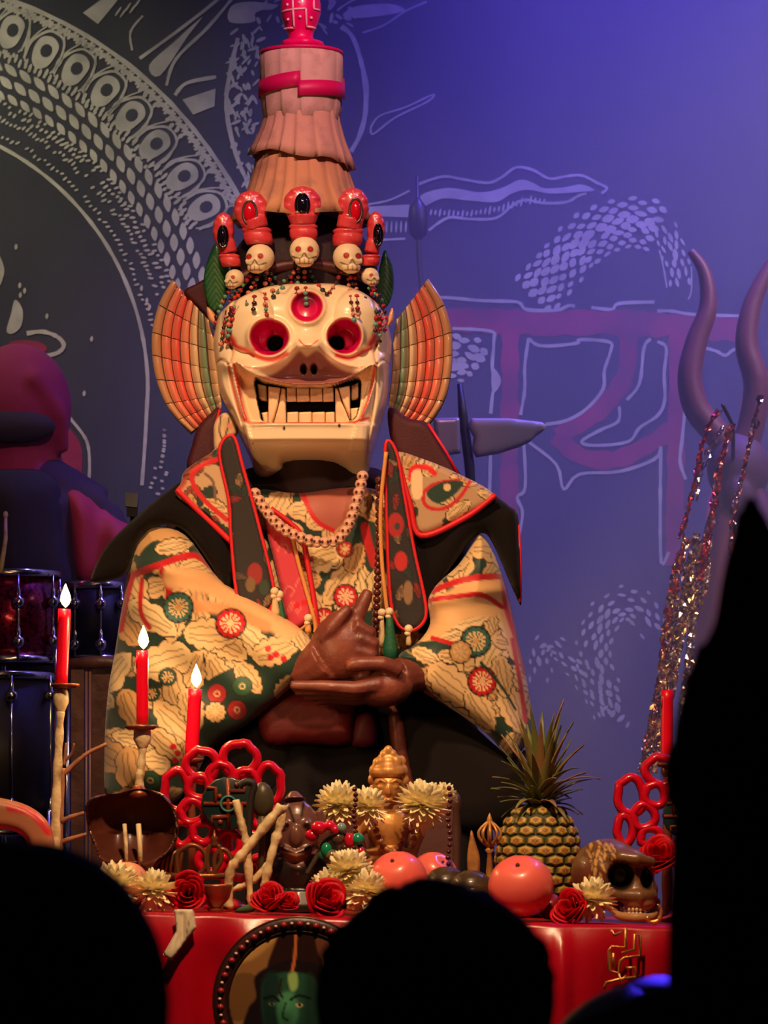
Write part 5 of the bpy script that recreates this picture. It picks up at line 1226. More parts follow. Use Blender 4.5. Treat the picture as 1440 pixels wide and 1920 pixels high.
for i in range(9):
    t_ = i / 8; x = 1166 + 56 * t_; d_ = 34 + 26 * math.sin(math.pi * t_)
    for y in (1704, 1712): m = MB(YS); m.add(*sphere((x, y, d_), (3.4, 4.6, 3), 8, 6)); m.build('tooth', mat('skull_tooth', (214, 178, 124), 0.35), sk)
m = MB(-1.09); b = on_table(1225, -1.09); m.add(*tube([(*q, 0) for q in crom([(1212, b - 16), (1218, b - 6), (1230, b - 5), (1238, b - 14), (1240, b - 30), (1232, b - 38)], 5)], [2, 4, 5, 5, 4, 3, 3, 4, 5, 5, 5, 5, 4, 4, 4, 4, 3, 3, 3, 2, 2, 2, 2, 2, 2, 1][:26], 8)); m.build('gold_hook', M_gold, None, label='small curved gold trinket in front of the skull jaw', cat='trinket')
def stone_skull(px, R, y0, label, turn):
    b = on_table(px, y0); t = thing('stone_skull', label, 'skull', px, b, y0, 'small dark stone skulls'); cy = b - R * 1.25
    s = MB(y0); s.add(*sphere((px, cy, 0), (R, R * .9, R), 20, 14)); s.add(*sphere((px + turn * R * .25, cy + R * .75, R * .3), (R * .62, R * .5, R * .6), 14, 10)); s.add(*tube([(px - R * .6 + turn * R * .2, cy + R * .2, R * .7), (px + turn * R * .3, cy + R * .12, R * .95), (px + R * .6 + turn * R * .2, cy + R * .2, R * .7)], R * .2, 8))
    fuse(s, 1.8, 2, dent=lambda A: dents(A, [(px + turn * R * .25 - R * .36, cy + R * .3, R * .24, R * .26, R * .4), (px + turn * R * .25 + R * .36, cy + R * .3, R * .24, R * .26, R * .4), (px + turn * R * .3, cy + R * .62, R * .12, R * .18, R * .3)])).build('cranium', mat('dark_stone', (74, 58, 38), 0.3, noise=(30, (40, 34, 26), 0.4, 0.7), coat=0.3), t)
    m = MB(y0); m.add(*tube([(px - R * .4 + turn * R * .25, b - R * .3, R * .85), (px + turn * R * .25, b - R * .26, R * .98), (px + R * .4 + turn * R * .25, b - R * .3, R * .85)], R * .09, 6)); m.build('teeth_row', mat('stone_teeth', (120, 98, 66), 0.4), t)
stone_skull(836, 43, -0.90, 'dark stone skull touching the pink fruit', -.4); stone_skull(884, 42, -1.0, 'dark stone skull next to the slender bronze leaf', .3)

# ------------------------------------------------------------------ bronze statuette with throne
M_bronze = mat('bronze', (206, 150, 84), 0.4, 0.35, noise=(24, (150, 98, 52), 0.45, 0.75), bump=(60, 0.25))
YST = -0.70; b = on_table(728, YST); st = thing('bronze_statuette', 'bronze crowned deity statuette seated between yellow chrysanthemums', 'statuette', 728, b, YST)
s = MB(YST); s.add(*sphere((728, 1476, 10), (29, 34, 28), 18, 14)); s.add(*tube([(728, 1500, 6), (728, 1520, 4)], [16, 20], 12)); s.add(*sphere((728, 1556, 0), (40, 46, 30), 18, 12)); s.add(*sphere((728, 1620, 10), (70, 34, 46), 18, 12))
for k in (-1, 1): s.add(*tube([(728 + 36 * k, 1528, 4), (728 + 58 * k, 1566, 8), (728 + 46 * k, 1600, 30), (728 + 14 * k, 1596, 44)], [15, 12, 10, 9], 10)); s.add(*tube([(728 + 28 * k, 1470, 4), (728 + 31 * k, 1490, 6), (728 + 29 * k, 1504, 8)], [6, 7, 5], 8))
s.add(*sphere((728, 1482, 36), (6, 12, 7), 10, 8)); s.add(*sphere((728, 1500, 32), (10, 5, 5), 10, 8))
for k in (-1, 1): s.add(*sphere((728 + 12 * k, 1476, 32), (8, 4, 5), 10, 8)); s.add(*tube([(728 + 4 * k, 1468, 38), (728 + 14 * k, 1462, 36), (728 + 23 * k, 1468, 28)], 2.6, 6))
fuse(s, 2.3, 2).build('body', M_bronze, st)
s = MB(YST); s.add(*lathe([(30, 1458), (34, 1450), (33, 1442), (26, 1432), (24, 1424), (17, 1414), (10, 1406), (3, 1402)], 728, 6, 20))
for (x, y, r) in ((702, 1446, 11), (754, 1446, 12), (698, 1462, 9), (758, 1464, 10), (714, 1432, 12), (742, 1430, 12), (728, 1438, 13), (720, 1416, 9), (736, 1416, 9), (728, 1408, 9), (706, 1430, 8), (752, 1428, 10)): s.add(*sphere((x, y, 18 if abs(x - 728) < 20 else 6), (r, r * 1.25, r * .8), 10, 8))
fuse(s, 2.2, 1).build('crown', M_bronze, st)
m = MB(YST); m.add(*lathe([(78, b), (78, b - 8), (70, b - 14), (74, b - 26), (66, b - 34), (62, b - 40)], 728, 4, 28, .7)); m.build('lotus_base', M_bronze, st)
bs = thing('bead_garland', 'garland of tan seed beads hanging on the bronze statuette chest', 'beads', 735, 1600, YST, d=40)
for P, n in (([(700, 1520), (706, 1560), (722, 1590), (744, 1594), (758, 1560), (762, 1520)], 17), ([(768, 1530), (774, 1570), (772, 1600)], 7)):
    C = crom([(q[0], q[1], 50 if n > 10 else 30) for q in P], 10)
    for i in range(n): q = C[int(i * (len(C) - 1) / (n - 1))]; m = MB(YST); m.add(*sphere(q, 7, 8, 6), lin(rr.choice([(160, 110, 66), (190, 140, 90), (140, 84, 52)]))); m.build('bead', M_bead, bs)
YTH = -0.58; b = on_table(740, YTH); th = thing('carved_throne', 'dark wooden throne panel behind the bronze statuette', 'throne', 740, b, YTH)
m = MB(YTH); m.add(*prism([(640, b), (640, 1520), (660, 1494), (840, 1494), (856, 1520), (856, b)], 6, -10)); m.build('back_panel', mat('throne_wood', (82, 52, 48), 0.5, bump=(30, 0.4)), th, False)
for x in (640, 856): m = MB(YTH); m.add(*lathe([(10, b), (10, b - 40), (7, b - 60), (9, 1560), (7, 1520), (11, 1508), (8, 1496), (3, 1486)], x, 4, 14)); m.build('post', M_wood, th)
for x0, y0_, y1_ in ((665, 1480, 1600), (842, 1478, 1620)):
    dk = thing('dark_bead_string', 'string of dark red beads hanging ' + ('beside the small chrysanthemum near the pineapple' if x0 > 700 else 'between two chrysanthemums by the statuette'), 'beads', x0, y1_, -0.86, 'dark bead strings by the statuette')
    for i in range(13): m = MB(-0.86); m.add(*sphere((x0 + 2 * math.sin(i), y0_ + (y1_ - y0_) * i / 12, 0), 5.2, 8, 6), lin((74, 24, 24))); m.build('bead', M_bead, dk)

# ------------------------------------------------------------------ red and green beads on the dark twig, guardian figurine, twigs
bb = thing('bead_spray', 'spray of red and green beads above the upright chrysanthemum', 'beads', 630, 1620, -0.96)
m = MB(-0.96); m.add(*tube([(*q, -6) for q in crom([(575, 1640), (595, 1605), (612, 1575), (640, 1565), (670, 1580), (690, 1610)], 6)], 5, 8)); m.build('twig', mat('dark_twig', (60, 52, 34), 0.7, bump=(60, 0.4)), bb)
for (x, y, rx, ry, c) in ((598, 1552, 16, 13, (206, 14, 50)), (585, 1566, 14, 12, (196, 16, 44)), (618, 1548, 12, 10, (214, 20, 60)), (640, 1552, 10, 10, (110, 150, 140)), (612, 1594, 11, 15, (16, 130, 90)), (606, 1604, 9, 10, (20, 110, 80)), (655, 1576, 10, 15, (200, 18, 44)), (671, 1573, 12, 12, (24, 140, 104)), (634, 1572, 13, 13, (86, 66, 48)), (622, 1604, 14, 12, (110, 96, 66)), (676, 1600, 9, 14, (196, 30, 50)), (628, 1556, 9, 9, (190, 20, 44)), (646, 1590, 8, 8, (70, 40, 36))):
    m = MB(-0.96); m.add(*sphere((x, y, 6 + rr.uniform(-4, 6)), (rx, ry, rx), 12, 8), lin(c)); m.build('bead', M_bead, bb)
YG = -0.90; b = on_table(560, YG); gd = thing('guardian_figurine', 'dark carved guardian figurine with peaked hood and broad grin behind the red roses', 'figurine', 560, b, YG)
s = MB(YG); s.add(*sphere((556, 1560, 6), (44, 62, 34), 20, 16)); s.add(*tube([(552, 1500, 8), (551, 1484, 4)], [22, 7], 12)); s.add(*sphere((560, 1640, -4), (64, 60, 44), 18, 12)); s.add(*lathe([(74, b), (74, b - 12), (60, b - 40)], 560, -4, 20)); s.add(*sphere((556, 1568, 38), (13, 22, 12), 12, 8))
for k in (-1, 1): s.add(*sphere((556 + 20 * k, 1546, 32), (13, 11, 10), 12, 8)); s.add(*tube([(556 + 40 * k, 1520, 10), (556 + 52 * k, 1560, 8), (556 + 50 * k, 1610, 0)], [10, 13, 10], 8))
s.add(*tube([(528, 1590, 32), (556, 1602, 42), (584, 1590, 32)], 9, 8)); s.add(*sphere((560, 1630, 30), (18, 14, 14), 12, 8))
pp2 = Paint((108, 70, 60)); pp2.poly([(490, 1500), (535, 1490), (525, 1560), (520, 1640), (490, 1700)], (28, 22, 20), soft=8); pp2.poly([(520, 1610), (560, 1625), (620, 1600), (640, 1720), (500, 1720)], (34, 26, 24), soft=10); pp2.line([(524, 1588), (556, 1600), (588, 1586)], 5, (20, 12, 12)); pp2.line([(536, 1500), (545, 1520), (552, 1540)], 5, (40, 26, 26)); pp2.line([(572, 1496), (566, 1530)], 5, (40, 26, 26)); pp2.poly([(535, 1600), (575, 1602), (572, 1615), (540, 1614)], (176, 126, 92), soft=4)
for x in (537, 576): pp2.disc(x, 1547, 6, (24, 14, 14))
fuse(s, 2.6, 2, paint=lambda A: pp2(A[:, 0], A[:, 1])).build('figure', mat('painted_dark_wood', rough=0.3, vc=True, coat=0.3), gd)
YW = -0.98; tw = thing('twig_frame', 'crossed pale peeled twigs beside the red lotus ornament', 'twigs', 480, on_table(480, YW), YW)
def twig(P, r, m_=None):
    C = crom(P, 6); m = MB(YW); rr_ = random.Random(int(P[0][0])); m.add(*tube(C, [r * 1.12 * rr_.uniform(.75, 1.25) for _ in C], 8)); m.build('twig', m_ or M_bonestick, tw)
twig([(442, 1500, 10), (452, 1540, 14), (462, 1580, 16), (466, 1630, 14), (470, 1690, 8), (478, on_table(478, YW) - 3, 4)], 6.5); twig([(528, 1512, 10), (500, 1545, 16), (460, 1595, 22), (432, 1635, 20), (428, on_table(428, YW) - 4, 10)], 8.5); twig([(532, 1510, 6), (524, 1550, 8), (510, 1600, 10), (498, 1650, 8), (492, on_table(492, YW) - 3, 2)], 7.5); twig([(432, 1668, 0), (470, 1655, 4), (505, 1618, 4)], 5.5)
m = MB(YW); m.add(*tube([(*q, 0) for q in crom([(448, 1474), (462, 1466), (476, 1472), (470, 1500), (466, 1560), (468, 1700)], 5)], 7, 8)); m.build('dark_stem', mat('charred_stem', (34, 28, 24), 0.6), tw)
m = MB(YW); m.add(*sphere((492, 1500, -12), (22, 34, 16), 14, 10)); m.add(*tube([(492, 1530, -12), (490, 1600, -12), (490, on_table(490, YW), -12)], [9, 6, 6], 8)); m.build('seed_pod', mat('dark_pod', (70, 62, 44), 0.4, bump=(40, 0.5)), tw)
# openwork bronze stand
YO = -0.96; b = on_table(370, YO); ow = thing('openwork_stand', 'bronze openwork stand with looped arches above the dark centred rose', 'stand', 370, b, YO)
M_ob = mat('old_bronze', (130, 82, 50), 0.35, 0.6, bump=(60, 0.3))
m = MB(YO); m.add(*tube([(292, 1640, 0), (340, 1642, 6), (390, 1643, 6), (432, 1642, 0)], 6, 8)); m.build('crossbar', M_ob, ow)
for P in ([(335, 1642), (332, 1605), (345, 1590), (365, 1585), (384, 1600), (385, 1625), (372, 1640)], [(392, 1640), (388, 1612), (392, 1590), (402, 1584), (412, 1590), (414, 1615), (398, 1640)], [(404, 1640), (402, 1610), (415, 1592), (430, 1602), (434, 1620), (426, 1640)]):
    m = MB(YO); m.add(*tube([(*q, 4) for q in crom(P, 5)], 4.6, 8)); m.build('arch', M_ob, ow)
m = MB(YO); m.add(*lathe([(4, 1590), (9, 1582), (5, 1576), (8, 1572), (3, 1566), (.5, 1556)], 402, 4, 10)); m.build('spire', M_ob, ow)
for x, xb in ((296, 300), (431, 429)): m = MB(YO); m.add(*tube([(x, 1642, 0), (xb, 1680, 2), (xb, b, 0)], 3.4, 8)); m.build('leg', M_ob, ow)
for i in range(5): m = MB(YO); m.add(*tube([(300 + 9 * i, 1640, 2), (306 + 9 * i, 1612 - 5 * i, 2), (318 + 8 * i, 1596 - 2 * i, 0)], [5, 4, 2], 8)); m.build('fin', M_ob, ow)
b = on_table(404, -1.05); m = MB(-1.05); m.add(*lathe([(14, b), (16, b - 5), (12, b - 8), (26, b - 24), (32, b - 46), (33, b - 50), (30, b - 50), (24, b - 26), (10, b - 12), (.1, b - 11)], 404, 0, 28, 1, None, False)); m.build('copper_bowl', M_copper, None, label='small copper bowl under the bronze openwork stand', cat='bowl')
# brown shell in front of the middle candlestick
YH = -0.94; hd = thing('brown_shell', 'dark brown scooped shell ornament standing below the middle candle', 'shell', 248, on_table(248, YH), YH)
def shellf(X, Y, dist):
    cx = (X - 248) / 88; return 56 - 120 * np.sqrt(np.clip(1 - cx ** 2 - ((Y - 1545) / 78) ** 2, 0, 1)) + 6 * np.sin(X / 9.0) * (Y > 1560)
inflate(MB(YH), [(162, 1512), (180, 1492), (220, 1488), (262, 1479), (305, 1488), (326, 1512), (336, 1550), (326, 1592), (300, 1618), (284, 1646), (264, 1622), (232, 1618), (196, 1618), (180, 1592), (166, 1556)], 40, R=40, base=0, res=3.2, back=80, field=shellf).build('scoop', mat('brown_horn', (96, 46, 32), 0.42, noise=(8, (60, 26, 20), 0.35, 0.7), bump=(18, 0.4), coat=0.15), hd)
m = MB(YH); m.add(*lathe([(18, 1496), (22, 1490), (20, 1484), (12, 1478), (10, 1472)], 260, -20, 16)); m.build('top_mount', M_copper, hd)
m = MB(YH); bq = on_table(248, YH); m.add(*lathe([(30, bq), (30, bq - 6), (10, bq - 14), (8, 1640), (14, 1600)], 248, -40, 16)); m.build('foot', M_ob, hd)
for x, w_ in ((236, 4), (262, 5)): m = MB(YH); m.add(*tube([(x - 3, 1545, 0), (x, 1580, 8), (x + 2, 1622, 14)], w_, 8)); m.build('rib', M_bonestick, hd)
# bronze bell with looped handle, slender leaf finial
YV = -0.92; b = on_table(918, YV); vb = thing('ritual_bell', 'bronze bell with looped cage handle beside the pineapple', 'bell', 918, b, YV)
m = MB(YV); m.add(*lathe([(30, b), (31, b - 4), (25, b - 22), (20, b - 44), (12, b - 54), (5, b - 58)], 918, 0, 24)); m.build('bell_cup', M_bronze, vb)
m = MB(YV); m.add(*lathe([(5, b - 56), (8, b - 66), (5, b - 72), (7, b - 84), (4, 1600), (9, 1594), (4, 1588)], 918, 0, 14)); m.build('handle', M_bronze, vb)
for i in range(5):
    a = math.pi * i / 5; P = [(918 + 22 * math.sin(math.pi * t) * math.cos(a + .3), 1590 - 52 * t, 22 * math.sin(math.pi * t) * math.sin(a + .3)) for t in np.linspace(0, 1, 12)] + [(918 - 22 * math.sin(math.pi * t) * math.cos(a + .3), 1590 - 52 * t, -22 * math.sin(math.pi * t) * math.sin(a + .3)) for t in np.linspace(1, 0, 12)[1:-1]]
    m = MB(YV); m.add(*tube(P, 2.6, 6, closed=True)); m.build('cage_loop', M_bronze, vb)
m = MB(YV); m.add(*lathe([(3, 1590), (5, 1560), (6, 1540), (3, 1530), (.5, 1524)], 918, 0, 10)); m.build('spike', M_bronze, vb)
b = on_table(886, -0.95); lf = thing('bronze_leaf', 'slender bronze leaf shaped finial left of the bell', 'finial', 886, b, -0.95)
inflate(MB(-0.95), [(884, 1556), (892, 1580), (900, 1610), (898, 1640), (888, 1655), (878, 1640), (876, 1605), (880, 1575)], 8, R=8, base=0, res=2.4).build('leaf', M_bronze, lf)
m = MB(-0.95); m.add(*lathe([(20, b), (18, b - 6), (5, b - 14), (4, 1650)], 888, 0, 14)); m.build('stand', M_bronze, lf)
# dry branch and arched ornament near the tall candlestick
YD = -0.76; db = thing('dry_branch', 'dry forked branch behind the tall pale candlestick', 'branch', 120, on_table(120, YD), YD)
for P, r in (([(112, on_table(112, YD), 0), (112, 1600, 0), (114, 1500, -4), (118, 1440, -6)], 7), ([(116, 1455, -6), (140, 1432, -4), (165, 1412, -4), (200, 1395, -6)], 5), ([(120, 1435, -5), (122, 1410, -4), (124, 1393, -4)], 3), ([(124, 1425, -4), (134, 1412, 0), (139, 1394, 2)], 3), ([(114, 1540, 0), (132, 1532, 4), (158, 1524, 4)], 5), ([(113, 1580, 0), (135, 1572, 2), (162, 1564, 4)], 5)):
    C = crom(P, 5); m = MB(YD); m.add(*tube(C, [r * rr.uniform(.85, 1.15) * (1 - .35 * i / len(C)) for i in range(len(C))], 8)); m.build('twig', mat('branch_bark', (170, 118, 84), 0.6, noise=(30, (120, 76, 56), 0.4, 0.7)), db)
YA = -0.90; ar = thing('arched_ornament', 'curved wooden arch with red paint at the altar end behind the left spectator', 'ornament', 30, on_table(30, YA), YA)
inflate(MB(YA), [(-60, 1492), (0, 1496), (55, 1512), (92, 1545), (104, 1600), (100, on_table(90, YA)), (60, on_table(60, YA)), (56, 1600), (30, 1560), (-60, 1545)], 22, R=18, base=0, res=5, paint=Paint((176, 118, 84)).line([(20, 1515), (60, 1525), (92, 1560)], 14, (196, 40, 44), soft=5)).build('arch', mat('painted_arch', rough=0.4, vc=True), ar)
inflate(MB(-1.06), [(438, on_table(440, -1.06)), (452, 1700), (474, 1694), (480, 1704), (470, on_table(470, -1.06))], 6, R=6, base=0, res=3, smooth=3).build('leaf_scrap', M_calyx, None, label='green leaf lying left of the middle red roses', cat='leaf')
# ------------------------------------------------------------------ band gear and musician on the left
def floor_py(y0): return HY + ZC / sc_of(y0)
M_chrome = mat('chrome', (210, 205, 196), 0.16, 1.0); M_blackgear = mat('black_shell', (18, 13, 16), 0.5)
M_spark = mat('red_sparkle', (150, 4, 46), 0.22, 0.75, sparkle=75, coat=0.5, noise=(120, (60, 0, 30), 0.5, 0.6))
def drum(cx, R, top, bot, y0, shell, label, lugs, n_l=8, off=0.0):
    fl = floor_py(y0); t = thing('floor_tom', label, 'drum', cx, fl, y0, 'drums beside the performer')
    m = MB(y0); m.add(*lathe([(R, bot), (R, top)], cx, 0, 40)); m.build('shell', shell, t)
    for y in (top, bot): m = MB(y0); m.add(*lathe([(R + 1, y + 7), (R + 4, y + 7), (R + 5, y), (R + 4, y - 6), (R - 3, y - 7), (R - 3, y - 4)], cx, 0, 40, 1, None, False)); m.build('hoop', M_chrome, t)
    m = MB(y0); m.add(*lathe([(.5, top - 1), (R - 2, top - 1), (R - 2, top + 1)], cx, 0, 40)); m.build('drum_head', mat('drum_skin', (60, 54, 56), 0.5), t)
    for i in range(n_l):
        a = 2 * math.pi * (i + off) / n_l; x, d_ = cx + (R + 5) * math.cos(a), (R + 5) * math.sin(a)
        for y in lugs: m = MB(y0); m.add(*lathe([(3, y + 16), (10, y + 12), (12, y + 4), (11, y - 2), (5, y - 5), (4, y - 20), (2, y - 24)], x, d_, 10)); m.build('lug', M_chrome, t)
        m = MB(y0); m.add(*tube([(x, top, d_), (x, bot, d_)], 2, 6)); m.build('tension_rod', M_chrome, t)
    for i in range(3): a = 2 * math.pi * i / 3 + .5; x, d_ = cx + (R + 7) * math.cos(a), (R + 7) * math.sin(a); m = MB(y0); m.add(*tube([(x, bot - 40, d_), (x, fl, d_)], 5, 8)); m.build('leg', M_chrome, t)
    return t
drum(10, 100, 1078, 1238, 0.95, M_spark, 'red sparkle drum behind the tall candle', (1124, 1198), 8, .7)
drum(-30, 130, 1268, 1560, 0.62, M_blackgear, 'black drum with chrome hoop below the red sparkle drum', (1300, 1520), 8, .5)
drum(176, 52, 1098, 1236, 1.05, M_blackgear, 'small black drum between red sparkle drum and performer', (1128, 1204), 7, .5)
# carved wooden chair panel
YCP = 0.42; fl = floor_py(YCP); cp = thing('carved_chair', 'carved wooden chair back standing beside the performer sleeve', 'chair', 200, fl, YCP)
M_cw = mat('carved_wood', (92, 56, 50), 0.45, noise=(14, (60, 34, 34), 0.4, 0.7), bump=(26, 0.9))
m = MB(YCP); m.add(*prism([(132, 1236), (180, 1230), (320, 1234), (320, 1252), (132, 1254)], 12, -12)); m.build('top_rail', M_cw, cp)
m = MB(YCP); m.add(*prism([(134, 1254), (158, 1254), (158, fl), (134, fl)], 9, -9)); m.build('post', M_cw, cp, False)
m = MB(YCP); m.add(*prism([(296, 1254), (320, 1254), (320, fl), (296, fl)], 9, -9)); m.build('post', M_cw, cp, False)
for x in (162, 169, 290): m = MB(YCP); m.add(*tube([(x, 1254, 4), (x, fl - 200, 4)], 2.8, 8)); m.build('moulding', mat('pale_moulding', (120, 82, 66), 0.35), cp)
m = MB(YCP); m.add(*prism([(172, 1254), (296, 1254), (296, fl - 200), (172, fl - 200)], 0, -6)); m.build('panel', M_cw, cp, False)
# musician: hooded, seen from the chest up behind the drums
YM = 1.35; fl = floor_py(YM); mu = thing('person', 'hooded musician in dark red robe lit magenta behind the drums', 'person', 40, fl, YM)
b = MB(YM); b.add(*sphere((34, 770, 0), (74, 96, 80), 18, 14)); b.add(*tube([(36, 840, 0), (38, 930, -5)], [52, 60], 12)); b.add(*tube([(-90, 960, 0), (0, 925, 0), (90, 925, 0), (185, 965, 0)], [56, 70, 70, 52], 12)); b.add(*tube([(45, 940, 0), (45, 1150, 0), (45, 1400, -5)], [115, 125, 120], 16))
for k, P in ((1, [(180, 965, 0), (228, 1060, 20), (190, 1130, 90), (120, 1130, 140)]), (-1, [(-90, 965, 0), (-130, 1080, 20), (-90, 1150, 90), (-20, 1140, 140)])): b.add(*tube(P, [50, 42, 34, 24], 10)); b.add(*sphere(P[-1], (26, 20, 28), 10, 8))
for x in (-10, 100): b.add(*tube([(x, 1380, 0), (x, 1700, 5), (x, fl - 14, 0)], [72, 52, 34], 10)); b.add(*sphere((x, fl - 16, 26), (32, 16, 66), 10, 8))
fuse(b, 11, 3).build('body', mat('musician_dark', (30, 16, 28), 0.8), mu)
h = MB(YM); h.add(*sphere((34, 765, -14), (102, 122, 96), 22, 16)); h.add(*tube([(30, 690, 20), (70, 720, 60), (112, 780, 40), (118, 850, 10)], [20, 24, 22, 16], 10)); h.add(*tube([(34, 860, -30), (34, 930, -20)], [86, 100], 14))
fuse(h, 8, 3).build('hood', mat('magenta_hood', (110, 18, 56), 0.85, bump=(20, 0.5)), mu)
h = MB(YM); h.add(*sphere((20, 800, 62), (86, 34, 30), 16, 10)); fuse(h, 6, 2).build('face_scarf', mat('black_scarf', (24, 18, 30), 0.85), mu)
inflate(MB(YM), [(110, 905), (165, 925), (215, 965), (262, 1010), (250, 1090), (190, 1110), (140, 1090), (118, 1000)], 60, R=50, base=20, res=7, fold=lambda X, Y: 9 * np.sin(X / 11.0)).build('robe_sleeve', mat('dark_red_robe', (132, 22, 42), 0.75, bump=(80, 0.3)), mu)
inflate(MB(YM), [(-120, 900), (0, 880), (100, 895), (125, 1000), (135, 1120), (60, 1180), (-120, 1180)], 80, R=70, base=60, res=9, fold=lambda X, Y: 8 * np.sin(X / 17.0)).build('robe_front', mat('black_robe_front', (18, 14, 22), 0.85), mu)
m = MB(0.8); m.add(*tube([(2, 1075, 20), (10, 1010, 0), (9, 968, -10)], [5, 4, 3], 8)); m.add(*sphere((9, 964, -10), (5, 7, 5), 8, 6)); m.build('drumstick', M_bonestick, None, label='pale drumstick raised above the red sparkle drum', cat='drumstick')
# small lamp box on a pole behind the shoulder
YK = 0.5; fl = floor_py(YK); lk = thing('stage_lamp_box', 'small grey lamp box on a thin pole behind the cape', 'lamp', 248, fl, YK)
m = MB(YK); m.add(*prism([(236, 924), (260, 926), (258, 952), (236, 950)], 12, -12)); m.build('housing', mat('grey_plastic', (120, 120, 124), 0.5), lk, False)
m = MB(YK); m.add(*prism([(238, 944), (258, 945), (257, 970), (238, 968)], 10, -10)); m.build('bracket', M_blackgear, lk, False)
m = MB(YK); m.add(*tube([(248, 965, 0), (248, fl, 0)], 4, 8)); m.build('pole', M_blackgear, lk)
# dark stand with tapered blade behind the right ear fan
YR = 1.0; fl = floor_py(YR); bs_ = thing('blade_stand', 'dark stand holding a grey tapered blade behind the fan ear', 'stand', 885, fl, YR)
m = MB(YR); m.add(*tube([(862, 720, 0), (868, 780, 0), (880, 870, 0), (888, 1000, 0), (890, fl - 6, 0)], [5, 9, 10, 8, 8], 10)); m.build('pole', M_blackgear, bs_)
inflate(MB(YR), [(884, 784), (1022, 792), (1005, 818), (975, 838), (892, 858), (888, 820)], 5, R=16, base=10, res=4, smooth=2).build('blade', mat('grey_steel', (150, 138, 140), 0.5, 0.1), bs_)
inflate(MB(YR), [(812, 784), (862, 782), (864, 850), (818, 858)], 6, R=8, base=8, res=4, smooth=0).build('plate', mat('grey_steel_plate', (140, 130, 138), 0.3, 0.3), bs_)
m = MB(YR); m.add(*lathe([(60, fl), (60, fl - 8), (14, fl - 14)], 890, 0, 20)); m.build('foot', M_blackgear, bs_)
YR2 = 1.85; fl = floor_py(YR2); ms = thing('microphone_stand', 'dark microphone stand in the haze right of the hat', 'stand', 790, fl, YR2)
m = MB(YR2); m.add(*tube([(782, 330, 0), (785, 480, 0), (800, 640, 0), (806, fl, 0)], [3, 5, 6, 6], 8)); m.build('pole', M_blackgear, ms)
m = MB(YR2); m.add(*lathe([(5, 450), (16, 440), (19, 415), (17, 390), (8, 378), (3, 370)], 784, 0, 14)); m.build('shock_mount', M_blackgear, ms)
m = MB(YR2); m.add(*lathe([(50, fl), (50, fl - 8), (10, fl - 14)], 806, 0, 20)); m.build('foot', M_blackgear, ms)
# horned standard with tinsel on the right
YN = 1.3; fl = floor_py(YN); hn = thing('horned_standard', 'horned stage standard draped in dark cloth in the right haze', 'prop', 1370, fl, YN)
M_horn = mat('horn', (96, 44, 44), 0.5, bump=(14, 0.6))
for P in ([(1372, 850, 0), (1338, 806, 0), (1305, 765, 5), (1293, 705, 5), (1306, 640, 0), (1328, 575, -5), (1322, 510, -10), (1296, 468, -12)], [(1390, 850, 0), (1408, 800, 0), (1418, 720, 5), (1400, 650, 5), (1408, 580, 0), (1432, 520, -5), (1460, 470, -10)]):
    C = crom(P, 6); m = MB(YN); m.add(*tube(C, [26 * (1 - .75 * (i / len(C)) ** 2.2) for i in range(len(C))], 12)); m.build('horn', M_horn, hn)
s = MB(YN); s.add(*sphere((1385, 880, 0), (60, 70, 56), 18, 14)); s.add(*sphere((1380, 930, 30), (34, 50, 34), 14, 10)); s.add(*tube([(1385, 930, 0), (1385, 1040, 0)], [40, 50], 12)); fuse(s, 6, 3).build('animal_head', mat('dark_hide', (70, 36, 46), 0.7, bump=(20, 0.5)), hn)
inflate(MB(YN), [(1330, 960), (1385, 900), (1450, 950), (1500, 1300), (1520, fl - 4), (1240, fl - 4), (1275, 1350), (1300, 1120)], 60, R=60, base=-10, res=10, fold=lambda X, Y: 12 * np.sin(X / 15.0)).build('drape', mat('wine_drape', (72, 22, 40), 0.8, bump=(40, 0.3)), hn)
m = MB(YN); m.add(*tube([(1385, 1000, -10), (1385, fl, -10)], 12, 8)); m.build('pole', M_wood, hn)
YTN = 1.0; tn = thing('tinsel_tassel', 'long glittering tinsel tassel hanging from the horned standard', 'tinsel', 1300, 1440, YTN)
M_tin = mat('tinsel_foil', rough=0.22, metal=1.0, vc=True); rr = random.Random(21)
def tinsel(P, w_, cols, jit, d0=0.0):
    C = crom([(x + rr.uniform(-jit, jit), y) for x, y in P], 10); L = np.concatenate([[0], np.cumsum(np.linalg.norm(np.diff(C, axis=0), axis=1))]); n = int(L[-1] / 7); V = []; cc = []; a = rr.uniform(0, 6)
    for i in range(n + 1):
        s_ = L[-1] * i / n; x = np.interp(s_, L, C[:, 0]) + rr.uniform(-2.5, 2.5); y = np.interp(s_, L, C[:, 1]); a += rr.uniform(.3, 1.3); dx, dd = math.cos(a) * w_, math.sin(a) * w_; d_ = d0 + rr.uniform(-6, 6)
        V += [(x - dx, y + rr.uniform(-2, 2), d_ - dd), (x + dx, y + rr.uniform(-2, 2), d_ + dd)]; k = lin(rr.choice(cols)); cc += [k, k]
    m = MB(YTN); m.add(V, [(2 * i, 2 * i + 1, 2 * i + 3, 2 * i + 2) for i in range(n)], cc); m.build('strand', M_tin, tn, False)
RD = [(236, 90, 80), (206, 40, 50), (240, 150, 120), (150, 40, 50)]; GD = [(250, 214, 140), (230, 180, 96), (255, 236, 190), (150, 120, 90)]; SV = [(200, 180, 190), (240, 230, 230), (120, 100, 130), (210, 160, 120)]
for i in range(5): tinsel([(1346 + i * 2, 768), (1325, 810), (1306, 880), (1292, 940), (1276, 1010)], 3.0, RD, 5)
for i in range(6): tinsel([(1370 + i, 795), (1356, 850), (1342, 920), (1332, 980), (1322, 1030), (1312, 1090)], 3.4, RD + [(255, 200, 150)], 5, 6)
